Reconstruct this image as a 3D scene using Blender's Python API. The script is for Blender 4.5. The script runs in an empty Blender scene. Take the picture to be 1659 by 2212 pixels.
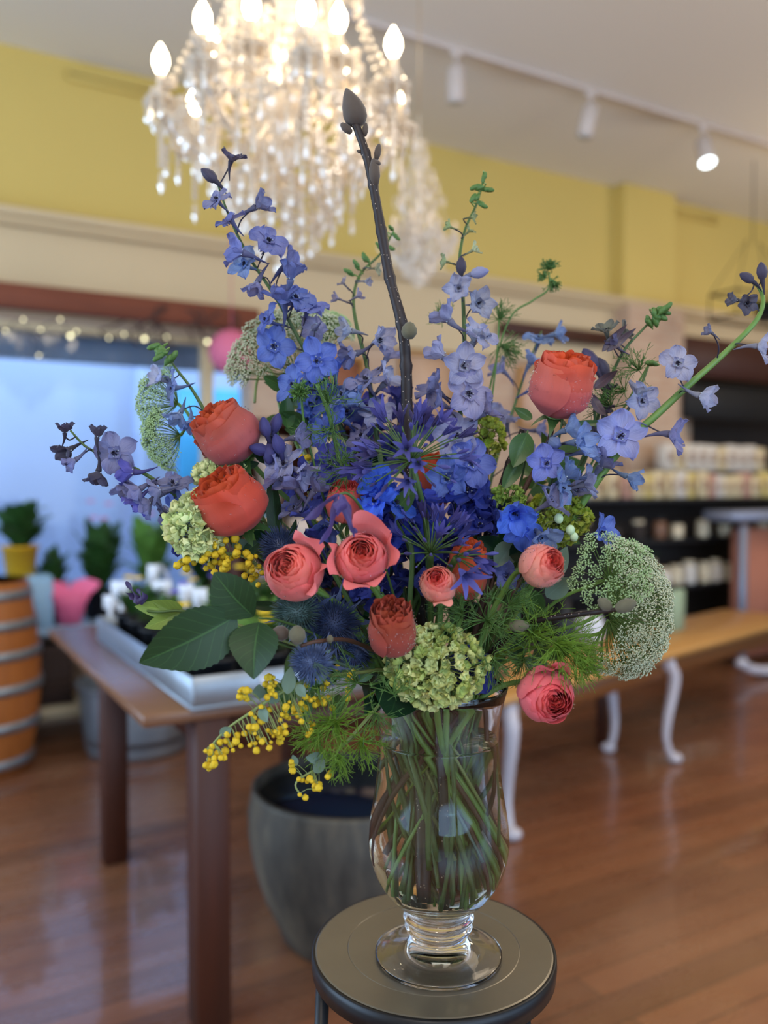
import bpy, math, random
from mathutils import Vector, Matrix, noise
random.seed(7)
R = math.radians
C = bpy.context.scene.collection
scene = bpy.context.scene
V = Vector

# ------------------------------------------------------------------ camera
FPX, CX, CY = 1850.0, 829.5, 1106.0
PITCH, YAW, EYE = R(1.75), R(-29.7), 1.38
cam_d = bpy.data.cameras.new('camera'); cam = bpy.data.objects.new('camera', cam_d); C.objects.link(cam)
cam.location = (0, 0, EYE); cam.rotation_euler = (R(90)-PITCH, 0, YAW)
cam_d.sensor_fit = 'VERTICAL'; cam_d.sensor_height = 36; cam_d.lens = 36*FPX/2212
cam_d.clip_start = 0.02
cam_d.dof.use_dof = True; cam_d.dof.focus_distance = 0.965; cam_d.dof.aperture_fstop = 30.1/13.5
scene.camera = cam
CM = cam.rotation_euler.to_matrix()
RT, UP, BK = CM.col[0].copy(), CM.col[1].copy(), CM.col[2].copy()   # right, up, towards the viewer
EYEP = V((0, 0, EYE))
def ray(px, py): return -BK + RT*((px-CX)/FPX) - UP*((py-CY)/FPX)
def W(px, py, D): return EYEP + ray(px, py)*D                 # photo pixel at a depth
def onz(px, py, z): r = ray(px, py); return EYEP + r*((z-EYE)/r.z)
def onv(px, py, v): r = ray(px, py); return EYEP + r*(v/r.y)
def cdir(x, y, t): return (RT*x + UP*y + BK*t).normalized()   # right, up, towards viewer

# ------------------------------------------------------------------ world, light, exposure
scene.view_settings.view_transform = 'Standard'; scene.view_settings.look = 'None'
scene.view_settings.gamma = 1; scene.view_settings.exposure = -0.26
w = bpy.data.worlds.new('sky'); scene.world = w; w.use_nodes = True
w.node_tree.nodes['Background'].inputs[0].default_value = (0.42, 0.66, 1.0, 1)
w.node_tree.nodes['Background'].inputs[1].default_value = 5.0
cy = scene.cycles
cy.max_bounces = 12; cy.transmission_bounces = 12; cy.transparent_max_bounces = 16; cy.diffuse_bounces = 4; cy.glossy_bounces = 4
cy.use_denoising = True; cy.sample_clamp_indirect = 4.0; cy.sample_clamp_direct = 0; cy.blur_glossy = 0.6
def area(name, loc, rot, sx, sy, power, col):
    l = bpy.data.lights.new(name, 'AREA'); l.shape = 'RECTANGLE'; l.size = sx; l.size_y = sy; l.energy = power; l.color = col
    o = bpy.data.objects.new(name, l); C.objects.link(o); o.location = loc; o.rotation_euler = rot; return o
# daylight through the unseen shop front and left windows, plus added warm ceiling fill
area('shopfront_daylight', (0.6, -3.3, 1.9), (R(82), 0, R(10)), 3.6, 2.2, 50, (0.90, 0.94, 1.0))
area('side_window_daylight', (-2.9, 2.6, 1.7), (R(90), 0, R(-90)), 3.0, 1.9, 95, (0.62, 0.80, 1.0))
area('added_warm_fill', (3.2, 1.6, 3.70), (0, 0, 0), 3.0, 1.2, 35, (1.0, 0.82, 0.60))
def fill_point(name, loc, power, col):
    l = bpy.data.lights.new(name, 'POINT'); l.energy = power; l.color = col; l.shadow_soft_size = .25
    o = bpy.data.objects.new(name, l); C.objects.link(o); o.location = loc; return o
fill_point('added_ceiling_uplight', (3.6, .6, 2.8), 90, (1.0, .86, .70)); fill_point('added_ceiling_uplight', (-.6, -.6, 2.8), 80, (1.0, .86, .70)); fill_point('added_ceiling_uplight', (6.2, 3.2, 2.8), 45, (1.0, .82, .62))  # unseen point lights added to brighten the ceiling, no fixtures

# ------------------------------------------------------------------ mesh helpers
class MB:
    def __init__(s): s.v = []; s.f = []; s.m = []; s.uv = []
    def add(s, vs, fs, mi=0, uvs=None):
        b = len(s.v); s.v.extend(vs)
        for f in fs: s.f.append(tuple(b+i for i in f)); s.m.append(mi)
        s.uv.extend(uvs if uvs else [(0.5, 0.5)]*len(vs))
    def grid(s, fn, nu, nv, mi=0, closed=False):
        vs = []; uv = []; fs = []
        for j in range(nv+1):
            for i in range(nu+1):
                u, v = i/nu, j/nv; vs.append(fn(u, v)); uv.append((u, v))
        for j in range(nv):
            for i in range(nu):
                a = j*(nu+1)+i; fs.append((a, a+1, a+nu+2, a+nu+1))
        s.add(vs, fs, mi, uv)
    def tube(s, pts, rad, seg=6, mi=0, cap=True):
        n = len(pts); pts = [V(p) for p in pts]
        if not hasattr(rad, '__len__'): rad = [rad]*n
        t0 = (pts[1]-pts[0]).normalized(); a = t0.orthogonal().normalized(); vs = []; uv = []; fs = []
        for i in range(n):
            t = (pts[min(i+1, n-1)]-pts[max(i-1, 0)]).normalized()
            a = (a - t*a.dot(t)); a = a.normalized() if a.length > 1e-9 else t.orthogonal().normalized()
            b = t.cross(a)
            for k in range(seg):
                q = 2*math.pi*k/seg; vs.append(pts[i]+(a*math.cos(q)+b*math.sin(q))*rad[i]); uv.append((k/seg, i/(n-1)))
        for i in range(n-1):
            for k in range(seg):
                k2 = (k+1) % seg; fs.append((i*seg+k, i*seg+k2, (i+1)*seg+k2, (i+1)*seg+k))
        if cap: fs.append(tuple(range(seg))[::-1]); fs.append(tuple((n-1)*seg+k for k in range(seg)))
        s.add(vs, fs, mi, uv)
    def lathe(s, prof, seg=32, mi=0, mat=None, rib=None, cap=True):
        vs = []; uv = []; fs = []; n = len(prof)
        for j, (r, z) in enumerate(prof):
            for k in range(seg):
                q = 2*math.pi*k/seg; rr = r*(rib(q, z) if rib else 1)
                p = V((rr*math.cos(q), rr*math.sin(q), z)); vs.append(mat @ p if mat else p); uv.append((k/seg, j/(n-1)))
        for j in range(n-1):
            for k in range(seg):
                k2 = (k+1) % seg; fs.append((j*seg+k, j*seg+k2, (j+1)*seg+k2, (j+1)*seg+k))
        if cap: fs.append(tuple(range(seg))[::-1]); fs.append(tuple((n-1)*seg+k for k in range(seg)))
        s.add(vs, fs, mi, uv)
    def box(s, c, d, mi=0, rz=0, bev=0, M=None):
        hx, hy, hz = d[0]/2, d[1]/2, d[2]/2; b = min(bev, hx*.9, hy*.9, hz*.9)
        rot = Matrix.Rotation(rz, 3, 'Z'); c = V(c); T = (lambda p: M @ p) if M else (lambda p: p)
        if b <= 0:
            vs = [T(c+rot@V((x*hx, y*hy, z*hz))) for z in (-1, 1) for y in (-1, 1) for x in (-1, 1)]
            s.add(vs, [(0, 2, 3, 1), (4, 5, 7, 6), (0, 1, 5, 4), (2, 6, 7, 3), (0, 4, 6, 2), (1, 3, 7, 5)], mi); return
        pts = []; 
        for (z, k) in ((-hz, b), (-hz+b, 0), (hz-b, 0), (hz, b)):
            for (x, y) in ((-hx+k+b, -hy+k), (hx-k-b, -hy+k), (hx-k, -hy+k+b), (hx-k, hy-k-b), (hx-k-b, hy-k), (-hx+k+b, hy-k), (-hx+k, hy-k-b), (-hx+k, -hy+k+b)):
                pts.append(T(c+rot@V((x, y, z))))
        fs = [tuple(range(7, -1, -1)), tuple(range(24, 32))]
        for j in range(3):
            for i in range(8): fs.append((j*8+i, j*8+(i+1) % 8, (j+1)*8+(i+1) % 8, (j+1)*8+i))
        s.add(pts, fs, mi)
    def ball(s, c, r, mi=0, seg=10, rings=6, jit=0, M=None, rs=None):
        c = V(c); vs = []; fs = []
        sx, sy, sz = r if hasattr(r, '__len__') else (r, r, r)
        for j in range(rings+1):
            th = math.pi*j/rings
            for k in range(seg):
                q = 2*math.pi*(k+.5*(j % 2))/seg; e = 1+(random.uniform(-jit, jit) if jit else 0)
                p = V((sx*math.sin(th)*math.cos(q), sy*math.sin(th)*math.sin(q), -sz*math.cos(th)))*e
                if M: p = M @ p
                vs.append(c+p)
        for j in range(rings):
            for k in range(seg):
                k2 = (k+1) % seg; fs.append((j*seg+k, j*seg+k2, (j+1)*seg+k2, (j+1)*seg+k))
        s.add(vs, fs, mi)
    def mesh(s, name, mats, smooth=True):
        me = bpy.data.meshes.new(name); me.from_pydata([tuple(v) for v in s.v], [], s.f)
        for m in (mats if isinstance(mats, (list, tuple)) else [mats]): me.materials.append(m)
        me.polygons.foreach_set('material_index', s.m)
        me.polygons.foreach_set('use_smooth', [smooth]*len(s.f))
        ul = me.uv_layers.new(name='UVMap'); li = [0]*len(me.loops); me.loops.foreach_get('vertex_index', li)
        flat = []
        for i in li: flat.extend(s.uv[i])
        ul.data.foreach_set('uv', flat); me.update(); return me
    def build(s, name, mats, parent=None, smooth=True, M=None):
        return put(name, s.mesh(name, mats, smooth), parent, M)
def put(name, me, parent=None, M=None, color=None):
    o = bpy.data.objects.new(name, me); C.objects.link(o)
    if M is not None: o.matrix_local = M
    if parent is not None: o.parent = parent
    if color: o.color = (*color, 1)
    return o
def thing(name, label, cat, loc=(0, 0, 0), M=None, group=None):
    o = bpy.data.objects.new(name, None); C.objects.link(o); o.empty_display_size = .05
    if M is not None: o.matrix_local = M
    else: o.location = loc
    return tag(o, label, cat, group)
def tag(o, label, cat, group=None):
    o['label'] = label; o['category'] = cat
    if group: o['group'] = group
    return o
def struct(name, mb, mat, smooth=False):
    o = mb.build(name, mat, None, smooth); o['kind'] = 'structure'; return o
def frame(loc, z, up=None, scale=1.0, roll=0):                 # local Z along z
    z = V(z).normalized(); up = V(up) if up else V((0, 0, 1))
    x = up.cross(z); x = x.normalized() if x.length > 1e-4 else z.orthogonal().normalized(); y = z.cross(x)
    M = Matrix((x, y, z)).transposed().to_4x4() @ Matrix.Rotation(roll, 4, 'Z') @ Matrix.Diagonal((scale, scale, scale, 1))
    M.translation = loc; return M
def inv(o): return o.matrix_basis.inverted()
def crom(P, n=6):                                               # smooth curve through points
    P = [V(p) for p in P]; Q = [P[0]*2-P[1]]+P+[P[-1]*2-P[-2]]; out = []
    for i in range(1, len(Q)-2):
        a, b, c, d = Q[i-1], Q[i], Q[i+1], Q[i+2]
        for k in range(n):
            t = k/n; out.append(.5*((2*b)+(c-a)*t+(2*a-5*b+4*c-d)*t*t+(3*b-a-3*c+d)*t**3))
    out.append(Q[-2]); return out
def lerp(a, b, t): return a+(b-a)*t
def pw(tab, t):                                                 # piecewise smooth table
    for (a, x), (b, y) in zip(tab, tab[1:]):
        if t <= b:
            k = (t-a)/(b-a); k = k*k*(3-2*k); return x+(y-x)*k
    return tab[-1][1]

# ------------------------------------------------------------------ materials
def srgb(*c): return tuple(((x/255)/12.92 if x/255 <= .04045 else ((x/255+.055)/1.055)**2.4) for x in c)
class NT:
    def __init__(s, name):
        s.mat = bpy.data.materials.new(name); s.mat.use_nodes = True; s.t = s.mat.node_tree; s.t.nodes.clear()
        s.out = s.n('ShaderNodeOutputMaterial')
    def n(s, ty, **kw):
        o = s.t.nodes.new(ty)
        for k, v in kw.items():
            if k.startswith('i_'): o.inputs[k[2:].replace('_', ' ')].default_value = v
            else: setattr(o, k, v)
        return o
    def l(s, a, b): s.t.links.new(a, b)
    def mix(s, fac, a, b, blend='MIX'):
        m = s.n('ShaderNodeMix', data_type='RGBA', blend_type=blend)
        for i, x in ((0, fac), (6, a), (7, b)):
            if hasattr(x, 'is_linked'): s.l(x, m.inputs[i])
            else: m.inputs[i].default_value = (*x, 1) if (i > 0 and len(x) == 3) else x
        return m.outputs[2]
    def math(s, op, a, b=0.0, c=None, clamp=False):
        m = s.n('ShaderNodeMath', operation=op, use_clamp=clamp)
        for i, x in enumerate((a, b) if c is None else (a, b, c)):
            if hasattr(x, 'is_linked'): s.l(x, m.inputs[i])
            else: m.inputs[i].default_value = x
        return m.outputs[0]
    def ramp(s, fac, stops):
        r = s.n('ShaderNodeValToRGB'); s.l(fac, r.inputs[0]); e = r.color_ramp.elements
        while len(e) < len(stops): e.new(.5)
        for el, (p, c) in zip(e, stops): el.position = p; el.color = (*c, 1)
        return r.outputs[0]
    def noise(s, scale, detail=3, vec=None, rough=.5):
        nn = s.n('ShaderNodeTexNoise'); nn.inputs['Scale'].default_value = scale; nn.inputs['Detail'].default_value = detail; nn.inputs['Roughness'].default_value = rough
        if vec is not None: s.l(vec, nn.inputs['Vector'])
        return nn.outputs[0]
    def obj(s, scale=(1, 1, 1)):
        tc = s.n('ShaderNodeTexCoord'); mp = s.n('ShaderNodeMapping'); mp.inputs['Scale'].default_value = scale
        s.l(tc.outputs['Object'], mp.inputs[0]); return mp.outputs[0]
    def uvxy(s):
        tc = s.n('ShaderNodeTexCoord'); sp = s.n('ShaderNodeSeparateXYZ'); s.l(tc.outputs['UV'], sp.inputs[0]); return sp.outputs[0], sp.outputs[1]
    def bsdf(s, color, rough=.5, metal=0, trans=0, bump=None, bstr=.3, spec=.5, transl=0, coat=0, ior=1.45, sheen=0, bdist=.002):
        b = s.n('ShaderNodeBsdfPrincipled')
        for k, x in (('Base Color', color), ('Roughness', rough), ('Metallic', metal), ('Transmission Weight', trans), ('Specular IOR Level', spec), ('Coat Weight', coat), ('IOR', ior), ('Sheen Weight', sheen)):
            if hasattr(x, 'is_linked'): s.l(x, b.inputs[k])
            else: b.inputs[k].default_value = (*x, 1) if k == 'Base Color' else x
        if bump is not None:
            bp = s.n('ShaderNodeBump'); bp.inputs['Strength'].default_value = bstr; bp.inputs['Distance'].default_value = bdist
            s.l(bump, bp.inputs['Height']); s.l(bp.outputs[0], b.inputs['Normal'])
        sh = b.outputs[0]
        if transl:
            tr = s.n('ShaderNodeBsdfTranslucent')
            if hasattr(color, 'is_linked'): s.l(color, tr.inputs[0])
            else: tr.inputs[0].default_value = (*color, 1)
            mx = s.n('ShaderNodeMixShader'); mx.inputs[0].default_value = transl; s.l(sh, mx.inputs[1]); s.l(tr.outputs[0], mx.inputs[2]); sh = mx.outputs[0]
        s.l(sh, s.out.inputs[0]); return s.mat
def plain(name, c, rough=.5, metal=0, var=.12, nscale=6, bstr=0, **kw):
    n = NT(name); f = n.noise(nscale, 4, n.obj()); d = tuple(x*(1-var) for x in c); e = tuple(min(1, x*(1+var)) for x in c)
    col = n.mix(f, d, e); return n.bsdf(col, rough, metal, bump=f if bstr else None, bstr=bstr, **kw)
def emis(name, c, st):
    n = NT(name); e = n.n('ShaderNodeEmission'); e.inputs[0].default_value = (*c, 1); e.inputs[1].default_value = st; n.l(e.outputs[0], n.out.inputs[0]); return n.mat
def wood(name, c1, c2, rough=.35, scale=(2, 30, 30), axis=None):
    n = NT(name); v = n.obj(scale); f = n.noise(1.5, 6, v, .65); g = n.noise(.8, 2, n.obj((1, 1, 1)))
    col = n.mix(g, n.mix(f, c1, c2), n.mix(f, tuple(x*.75 for x in c1), tuple(x*.8 for x in c2))); return n.bsdf(col, rough, bump=f, bstr=.15)
# ------------------------------------------------------------------ room materials
M_ceil = plain('ceiling_paint', srgb(228, 222, 210), .9, var=.03, nscale=.6)
M_yel = plain('yellow_wall_paint', srgb(206, 180, 100), .8, var=.05, nscale=1.2)
M_cream = plain('cream_trim_paint', srgb(206, 184, 146), .6, var=.05, nscale=1.5)
def brick_mat():
    n = NT('old_brick'); tc = n.obj((1, 1, 1)); sx = n.n('ShaderNodeSeparateXYZ'); n.l(tc, sx.inputs[0])
    cb = n.n('ShaderNodeCombineXYZ'); n.l(n.math('ADD', sx.outputs[0], sx.outputs[1]), cb.inputs[0]); n.l(sx.outputs[2], cb.inputs[1])
    b = n.n('ShaderNodeTexBrick'); n.l(cb.outputs[0], b.inputs[0]); b.inputs['Scale'].default_value = 4.5
    b.inputs['Color1'].default_value = (*srgb(176, 132, 106), 1); b.inputs['Color2'].default_value = (*srgb(200, 166, 138), 1); b.inputs['Mortar'].default_value = (*srgb(190, 168, 146), 1)
    b.inputs['Mortar Size'].default_value = .03
    col = n.mix(n.noise(1.3, 4, tc), b.outputs[0], srgb(196, 172, 148)); return n.bsdf(col, .9, bump=b.outputs[1], bstr=.3)
M_brick = brick_mat()
def floor_mat():
    n = NT('worn_floorboards'); v = n.obj((1, 1, 1)); b = n.n('ShaderNodeTexBrick'); n.l(v, b.inputs[0])
    b.inputs['Scale'].default_value = 1; b.inputs['Brick Width'].default_value = 2.6; b.inputs['Row Height'].default_value = .105; b.inputs['Mortar Size'].default_value = .003
    b.offset = .37; b.offset_frequency = 2
    b.inputs['Color1'].default_value = (*srgb(100, 58, 38), 1); b.inputs['Color2'].default_value = (*srgb(146, 90, 58), 1); b.inputs['Mortar'].default_value = (*srgb(38, 22, 16), 1)
    g = n.noise(2.2, 6, n.obj((1.2, 16, 1)), .7); p = n.math('SMOOTH_MIN', n.math('MULTIPLY', n.math('SUBTRACT', n.noise(.9, 4, n.obj((1, 1, 1)), .6), .32, clamp=True), 3.2), 1.0, .2, clamp=True)
    col = n.mix(n.math('MULTIPLY', g, .55), b.outputs[0], srgb(88, 54, 38)); col = n.mix(n.math('MULTIPLY', p, .45), col, srgb(158, 116, 84))
    ro = n.math('ADD', n.math('MULTIPLY', n.noise(3.5, 5, n.obj((1, 3, 1)), .7), .34), .12)
    h = n.math('ADD', n.math('MULTIPLY', b.outputs[1], -1.0), n.math('MULTIPLY', g, .4))
    return n.bsdf(col, ro, bump=h, bstr=.35, spec=.6, coat=.35)
M_floor = floor_mat()
M_rust = wood('rusty_beam', srgb(92, 50, 38), srgb(150, 84, 58), .75)
M_dark = plain('dark_interior', srgb(46, 38, 34), .8)
M_darkwood = wood('dark_stained_wood', srgb(84, 38, 18), srgb(48, 21, 11), .55, (30, 30, 2))
M_top = wood('table_top_wood', srgb(142, 100, 72), srgb(104, 72, 54), .25, (2, 30, 30))
M_honey = wood('honey_wood', srgb(206, 156, 88), srgb(176, 124, 64), .35)
M_barrel = wood('barrel_oak', srgb(190, 116, 52), srgb(146, 82, 36), .5, (30, 30, 2))
M_galv = plain('galvanised_metal', srgb(150, 160, 170), .42, .75, var=.18, nscale=12)
M_black = plain('black_metal', srgb(24, 25, 28), .4, .3)
M_blackpl = plain('black_plastic', srgb(18, 20, 26), .5)
M_white = plain('white_paint', srgb(205, 208, 218), .5, var=.04)
M_glass_pane = None
def glass(name, col=(1, 1, 1), rough=0.0, ior=1.45):
    n = NT(name); g = n.n('ShaderNodeBsdfGlass'); g.inputs[0].default_value = (*col, 1); g.inputs['Roughness'].default_value = rough; g.inputs['IOR'].default_value = ior
    n.l(g.outputs[0], n.out.inputs[0]); return n.mat
def thin_glass(name):
    n = NT(name); t = n.n('ShaderNodeBsdfTransparent'); t.inputs[0].default_value = (.96, .98, 1, 1); g = n.n('ShaderNodeBsdfGlossy'); g.inputs['Roughness'].default_value = .02
    f = n.n('ShaderNodeFresnel'); f.inputs[0].default_value = 1.3; m = n.n('ShaderNodeMixShader'); n.l(f.outputs[0], m.inputs[0]); n.l(t.outputs[0], m.inputs[1]); n.l(g.outputs[0], m.inputs[2]); n.l(m.outputs[0], n.out.inputs[0]); return n.mat
M_pane = thin_glass('window_glass')

# ------------------------------------------------------------------ room shell (x along the yellow wall, y towards it)
CEIL = 3.83; VW = 5.235
b = MB(); b.box((3, 1.2, -.05), (13, 11, .1)); struct('floor', b, M_floor)
b = MB(); b.box((3, 1.2, CEIL+.05), (13, 11, .1)); struct('ceiling', b, M_ceil)
b = MB(); b.box((3, VW+.1, (2.86+CEIL)/2), (13, .2, CEIL-2.86)); struct('wall_back', b, M_yel)
# frieze and cornice
b = MB(); b.box((3, VW+.075, 2.60), (13, .25, .5), bev=0)
b.box((3, VW-.06, 2.88), (13, .20, .05), bev=.012); b.box((3, VW-.08, 2.835), (13, .10, .04), bev=.01); struct('trim_1', b, M_cream)
b = MB(); b.box((-2.4, VW+.1, 1.2), (2.0, .2, 2.4)); b.box((.1, VW+.1, .31), (3.4, .2, .62)); b.box((.2, VW+.1, 2.34), (3.6, .2, .06)); b.box((4.05, VW+.1, 1.19), (4.1, .2, 2.38)); struct('wall_back_lower', b, M_brick)
b = MB(); b.box((7.9, VW+.35, 1.3), (3.9, .1, 2.6)); struct('wall_back_alcove', b, M_dark)
b = MB(); b.box((-3.1, 1.2, CEIL/2), (.15, 11, CEIL)); 
o = MB(); o.box((-3.1, -1.9, CEIL/2), (.15, 4.4, CEIL)); o.box((-3.1, 4.9, CEIL/2), (.15, 1.0, CEIL)); o.box((-3.1, 2.35, .3), (.15, 4.1, .6)); o.box((-3.1, 2.35, 3.3), (.15, 4.1, 1.06)); struct('wall_left', o, M_cream)
b = MB(); b.box((9.45, 1.2, CEIL/2), (.15, 11, CEIL)); struct('wall_right', b, M_cream)
b = MB(); b.box((3, -4.25, 3.4), (13, .15, .86)); b.box((3, -4.25, .25), (13, .15, .5))
for x in (-3, .2, 3.4, 6.6, 9.4): b.box((x, -4.25, 1.9), (.25, .2, 3.8))
struct('wall_front', b, M_cream)
# pilaster: yellow above, brick pier below
u0 = onv(1298, 500, VW).x; u1 = onv(1428, 500, VW).x; pw_ = (u1-u0)
b = MB(); b.box(((u0+u1)/2+.08, VW-.06, 3.37), (pw_-.1, .14, .92), bev=.005); struct('trim_2', b, M_yel)
b = MB(); b.box(((u0+u1)/2+.08, VW-.10, 1.42), (pw_-.05, .24, 2.84), bev=.01); struct('trim_3', b, M_brick)
def panel(name, x0, y0, x1, y1, label):
    a = onv(x0, y0, VW); c = onv(x1, y1, VW); zt = CEIL-.07; zb = c.z; m = .02
    b = MB()
    for (cx, cz, sx, sz) in (((a.x+c.x)/2, zt, c.x-a.x, m*1.4), ((a.x+c.x)/2, zb, c.x-a.x, m*1.4), (a.x, (zt+zb)/2, m*1.4, zt-zb), (c.x, (zt+zb)/2, m*1.4, zt-zb)): b.box((cx, VW-.02, cz), (sx, .04, sz), bev=.004)
    b.box(((a.x+c.x)/2, VW-.004, (zt+zb)/2), (c.x-a.x, .012, zt-zb)); tag(b.build(name, M_yel), label, 'panel')
panel('wall_panel', 145, 130, 420, 232, 'shallow yellow wall panel under the ceiling behind the chandelier')
panel('wall_panel', 1436, 430, 1545, 482, 'small yellow wall panel to the right of the pilaster')
# window on the left
b = MB()
for x in (-1.4, .12, 1.72): b.box((x, VW+.05, 1.48), (.07, .09, 1.72), bev=.006)
for z in (.66, 2.30): b.box((.16, VW+.05, z), (3.2, .09, .07), bev=.006)
struct('window_1', b, M_cream)
b = MB(); b.box((.16, VW+.08, 1.48), (3.1, .008, 1.6)); struct('window_2', b, M_pane)
b = MB(); b.box((.16, VW-.19, .60), (3.7, .40, .05), bev=.01); struct('trim_4', b, plain('sill_paint', srgb(150, 180, 205), .35))
# lintel of old wood hung on the frieze
b = MB(); zt = onv(0, 611, 5.0).z; zb = onv(0, 664, 5.0).z; x1 = onv(556, 700, 5.0).x
b.box(((x1-1.6)/2, 5.0, (zt+zb)/2), (x1+1.6, .10, zt-zb), bev=.008); bm = b.build('wooden_beam', M_rust); tag(bm, 'long reddish brown weathered beam hung above the left window', 'beam')
# outside: pale facade across the street, awning, bare tree
M_fac = plain('pale_blue_facade', srgb(206, 212, 236), .9, var=.10, nscale=1.6)
b = MB(); b.box((1.5, 9.0, 2.2), (13, .3, 5)); 
for x in (-2.4, .0, 2.2, 4.4): b.box((x, 8.82, 1.9), (.12, .08, 3.2))
fac = b.build('building_facade', M_fac); tag(fac, 'pale blue building front across the street, seen through the window', 'building')
M_win2 = plain('sky_blue_shutter', srgb(90, 190, 235), .4)
for x, z in ((-.75, 1.85), (2.9, 1.9)):
    q = MB(); q.box((x, 8.8, z), (.7, .06, 1.0), bev=.01); q.build('window', M_win2, fac)
b = MB(); b.box((3, 7.5, -.06), (13, 4.0, .1)); o = struct('pavement', b, plain('pavement_grey', srgb(150, 165, 185), .8)); 
M_awn = plain('awning_canvas', srgb(150, 166, 182), .8, var=.3, nscale=3, transl=.4)
b = MB(); b.box((.3, 5.75, 2.42), (5, .5, .10), bev=.02); b.box((.3, 5.53, 2.26), (5, .04, .25), bev=.01); tag(b.build('awning', M_awn), 'blue grey awning across the top of the left window outside', 'awning')
M_bark2 = plain('bare_bark', srgb(96, 104, 130), .8)
b = MB(); rnd = random.Random(3)
def branch(p, d, L, r, n):
    pts = [p]; q = p
    for i in range(5):
        d = (d+V((rnd.uniform(-.25, .25), rnd.uniform(-.1, .1), rnd.uniform(-.2, .25)))).normalized(); q = q+d*L/5; pts.append(q)
        if n > 0 and i > 0: branch(q, (d+V((rnd.choice((-1, 1))*.8, 0, rnd.uniform(-.2, .5)))).normalized(), L*.62, r*.5, n-1)
    b.tube(pts, [r*(1-.7*i/5) for i in range(6)], 5)
branch(V((.4, 7.4, -.02)), V((0, 0, 1)), 3.2, .07, 3); tag(b.build('bare_tree', M_bark2), 'leafless street tree outside the left window', 'tree')

# ------------------------------------------------------------------ track lights
M_trk = plain('track_white', srgb(196, 184, 176), .5)
p0 = onz(700, 36, CEIL-.02); p1 = onz(1700, 312, CEIL-.02); vt = (p0.y+p1.y)/2
b = MB(); b.box(((p0.x-1.2+p1.x+1)/2, vt, CEIL-.018), (p1.x-p0.x+2.2, .035, .035), bev=.004); tag(b.build('light_track', M_trk), 'long pale lighting track fixed across the ceiling', 'light track')
M_lamp = emis('lamp_face', (.85, .97, 1.0), 9); M_lens = plain('lamp_lens_dark', srgb(190, 190, 190), .2)
for i, (px, py, tx, lit, lab) in enumerate(((985, 180, .05, 0, 'leftmost white track spotlight beside the chandelier'), (1275, 240, -.18, 0, 'middle white track spotlight above the pilaster'), (1518, 310, -.12, 1, 'rightmost white track spotlight with its lit face showing'))):
    p = onv(px, py, vt); q = V((p.x, vt, CEIL-.03))
    t = thing('track_spotlight', lab, 'spotlight', q, group='spotlights on the ceiling track')
    s = MB(); s.box((0, 0, -.02), (.07, .03, .035), bev=.004); s.tube([(0, 0, -.03), (0, 0, -.10)], .012, 8); s.build('mount', M_trk, t)
    d = V((tx, -.35 if lit else .1, -1)).normalized(); Mh = frame(V((0, 0, -.10)), d)
    s = MB(); s.lathe([(.03, -.02), (.052, 0), (.052, .17), (.046, .175)], 20, 0, Mh); s.build('lamp_housing', M_trk, t)
    s = MB(); s.lathe([(.0, .172), (.047, .172), (.047, .178), (0, .178)], 20, 0, Mh); s.build('lamp_face', M_lamp if lit else M_lens, t)

# ------------------------------------------------------------------ chandelier
def crystal_mat():
    n = NT('cut_crystal'); g = n.n('ShaderNodeBsdfGlass'); g.inputs[0].default_value = (1, .96, .9, 1); g.inputs['Roughness'].default_value = .08
    d = n.n('ShaderNodeBsdfTranslucent'); d.inputs[0].default_value = (.95, .88, .78, 1); d2 = n.n('ShaderNodeBsdfDiffuse'); d2.inputs[0].default_value = (.96, .88, .76, 1)
    gl = n.n('ShaderNodeBsdfGlossy'); gl.inputs['Roughness'].default_value = .12
    a = n.n('ShaderNodeMixShader'); a.inputs[0].default_value = .5; n.l(d.outputs[0], a.inputs[1]); n.l(d2.outputs[0], a.inputs[2])
    e = n.n('ShaderNodeMixShader'); e.inputs[0].default_value = .25; n.l(a.outputs[0], e.inputs[1]); n.l(gl.outputs[0], e.inputs[2])
    m = n.n('ShaderNodeMixShader'); m.inputs[0].default_value = .35; n.l(e.outputs[0], m.inputs[1]); n.l(g.outputs[0], m.inputs[2]); n.l(m.outputs[0], n.out.inputs[0]); return n.mat
M_cry = crystal_mat(); M_bulb = emis('candle_bulb', (1.0, .82, .55), 24); M_sleeve = plain('candle_sleeve', srgb(225, 205, 180), .5)
M_brass = plain('pale_brass', srgb(190, 165, 130), .35, .6)
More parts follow.
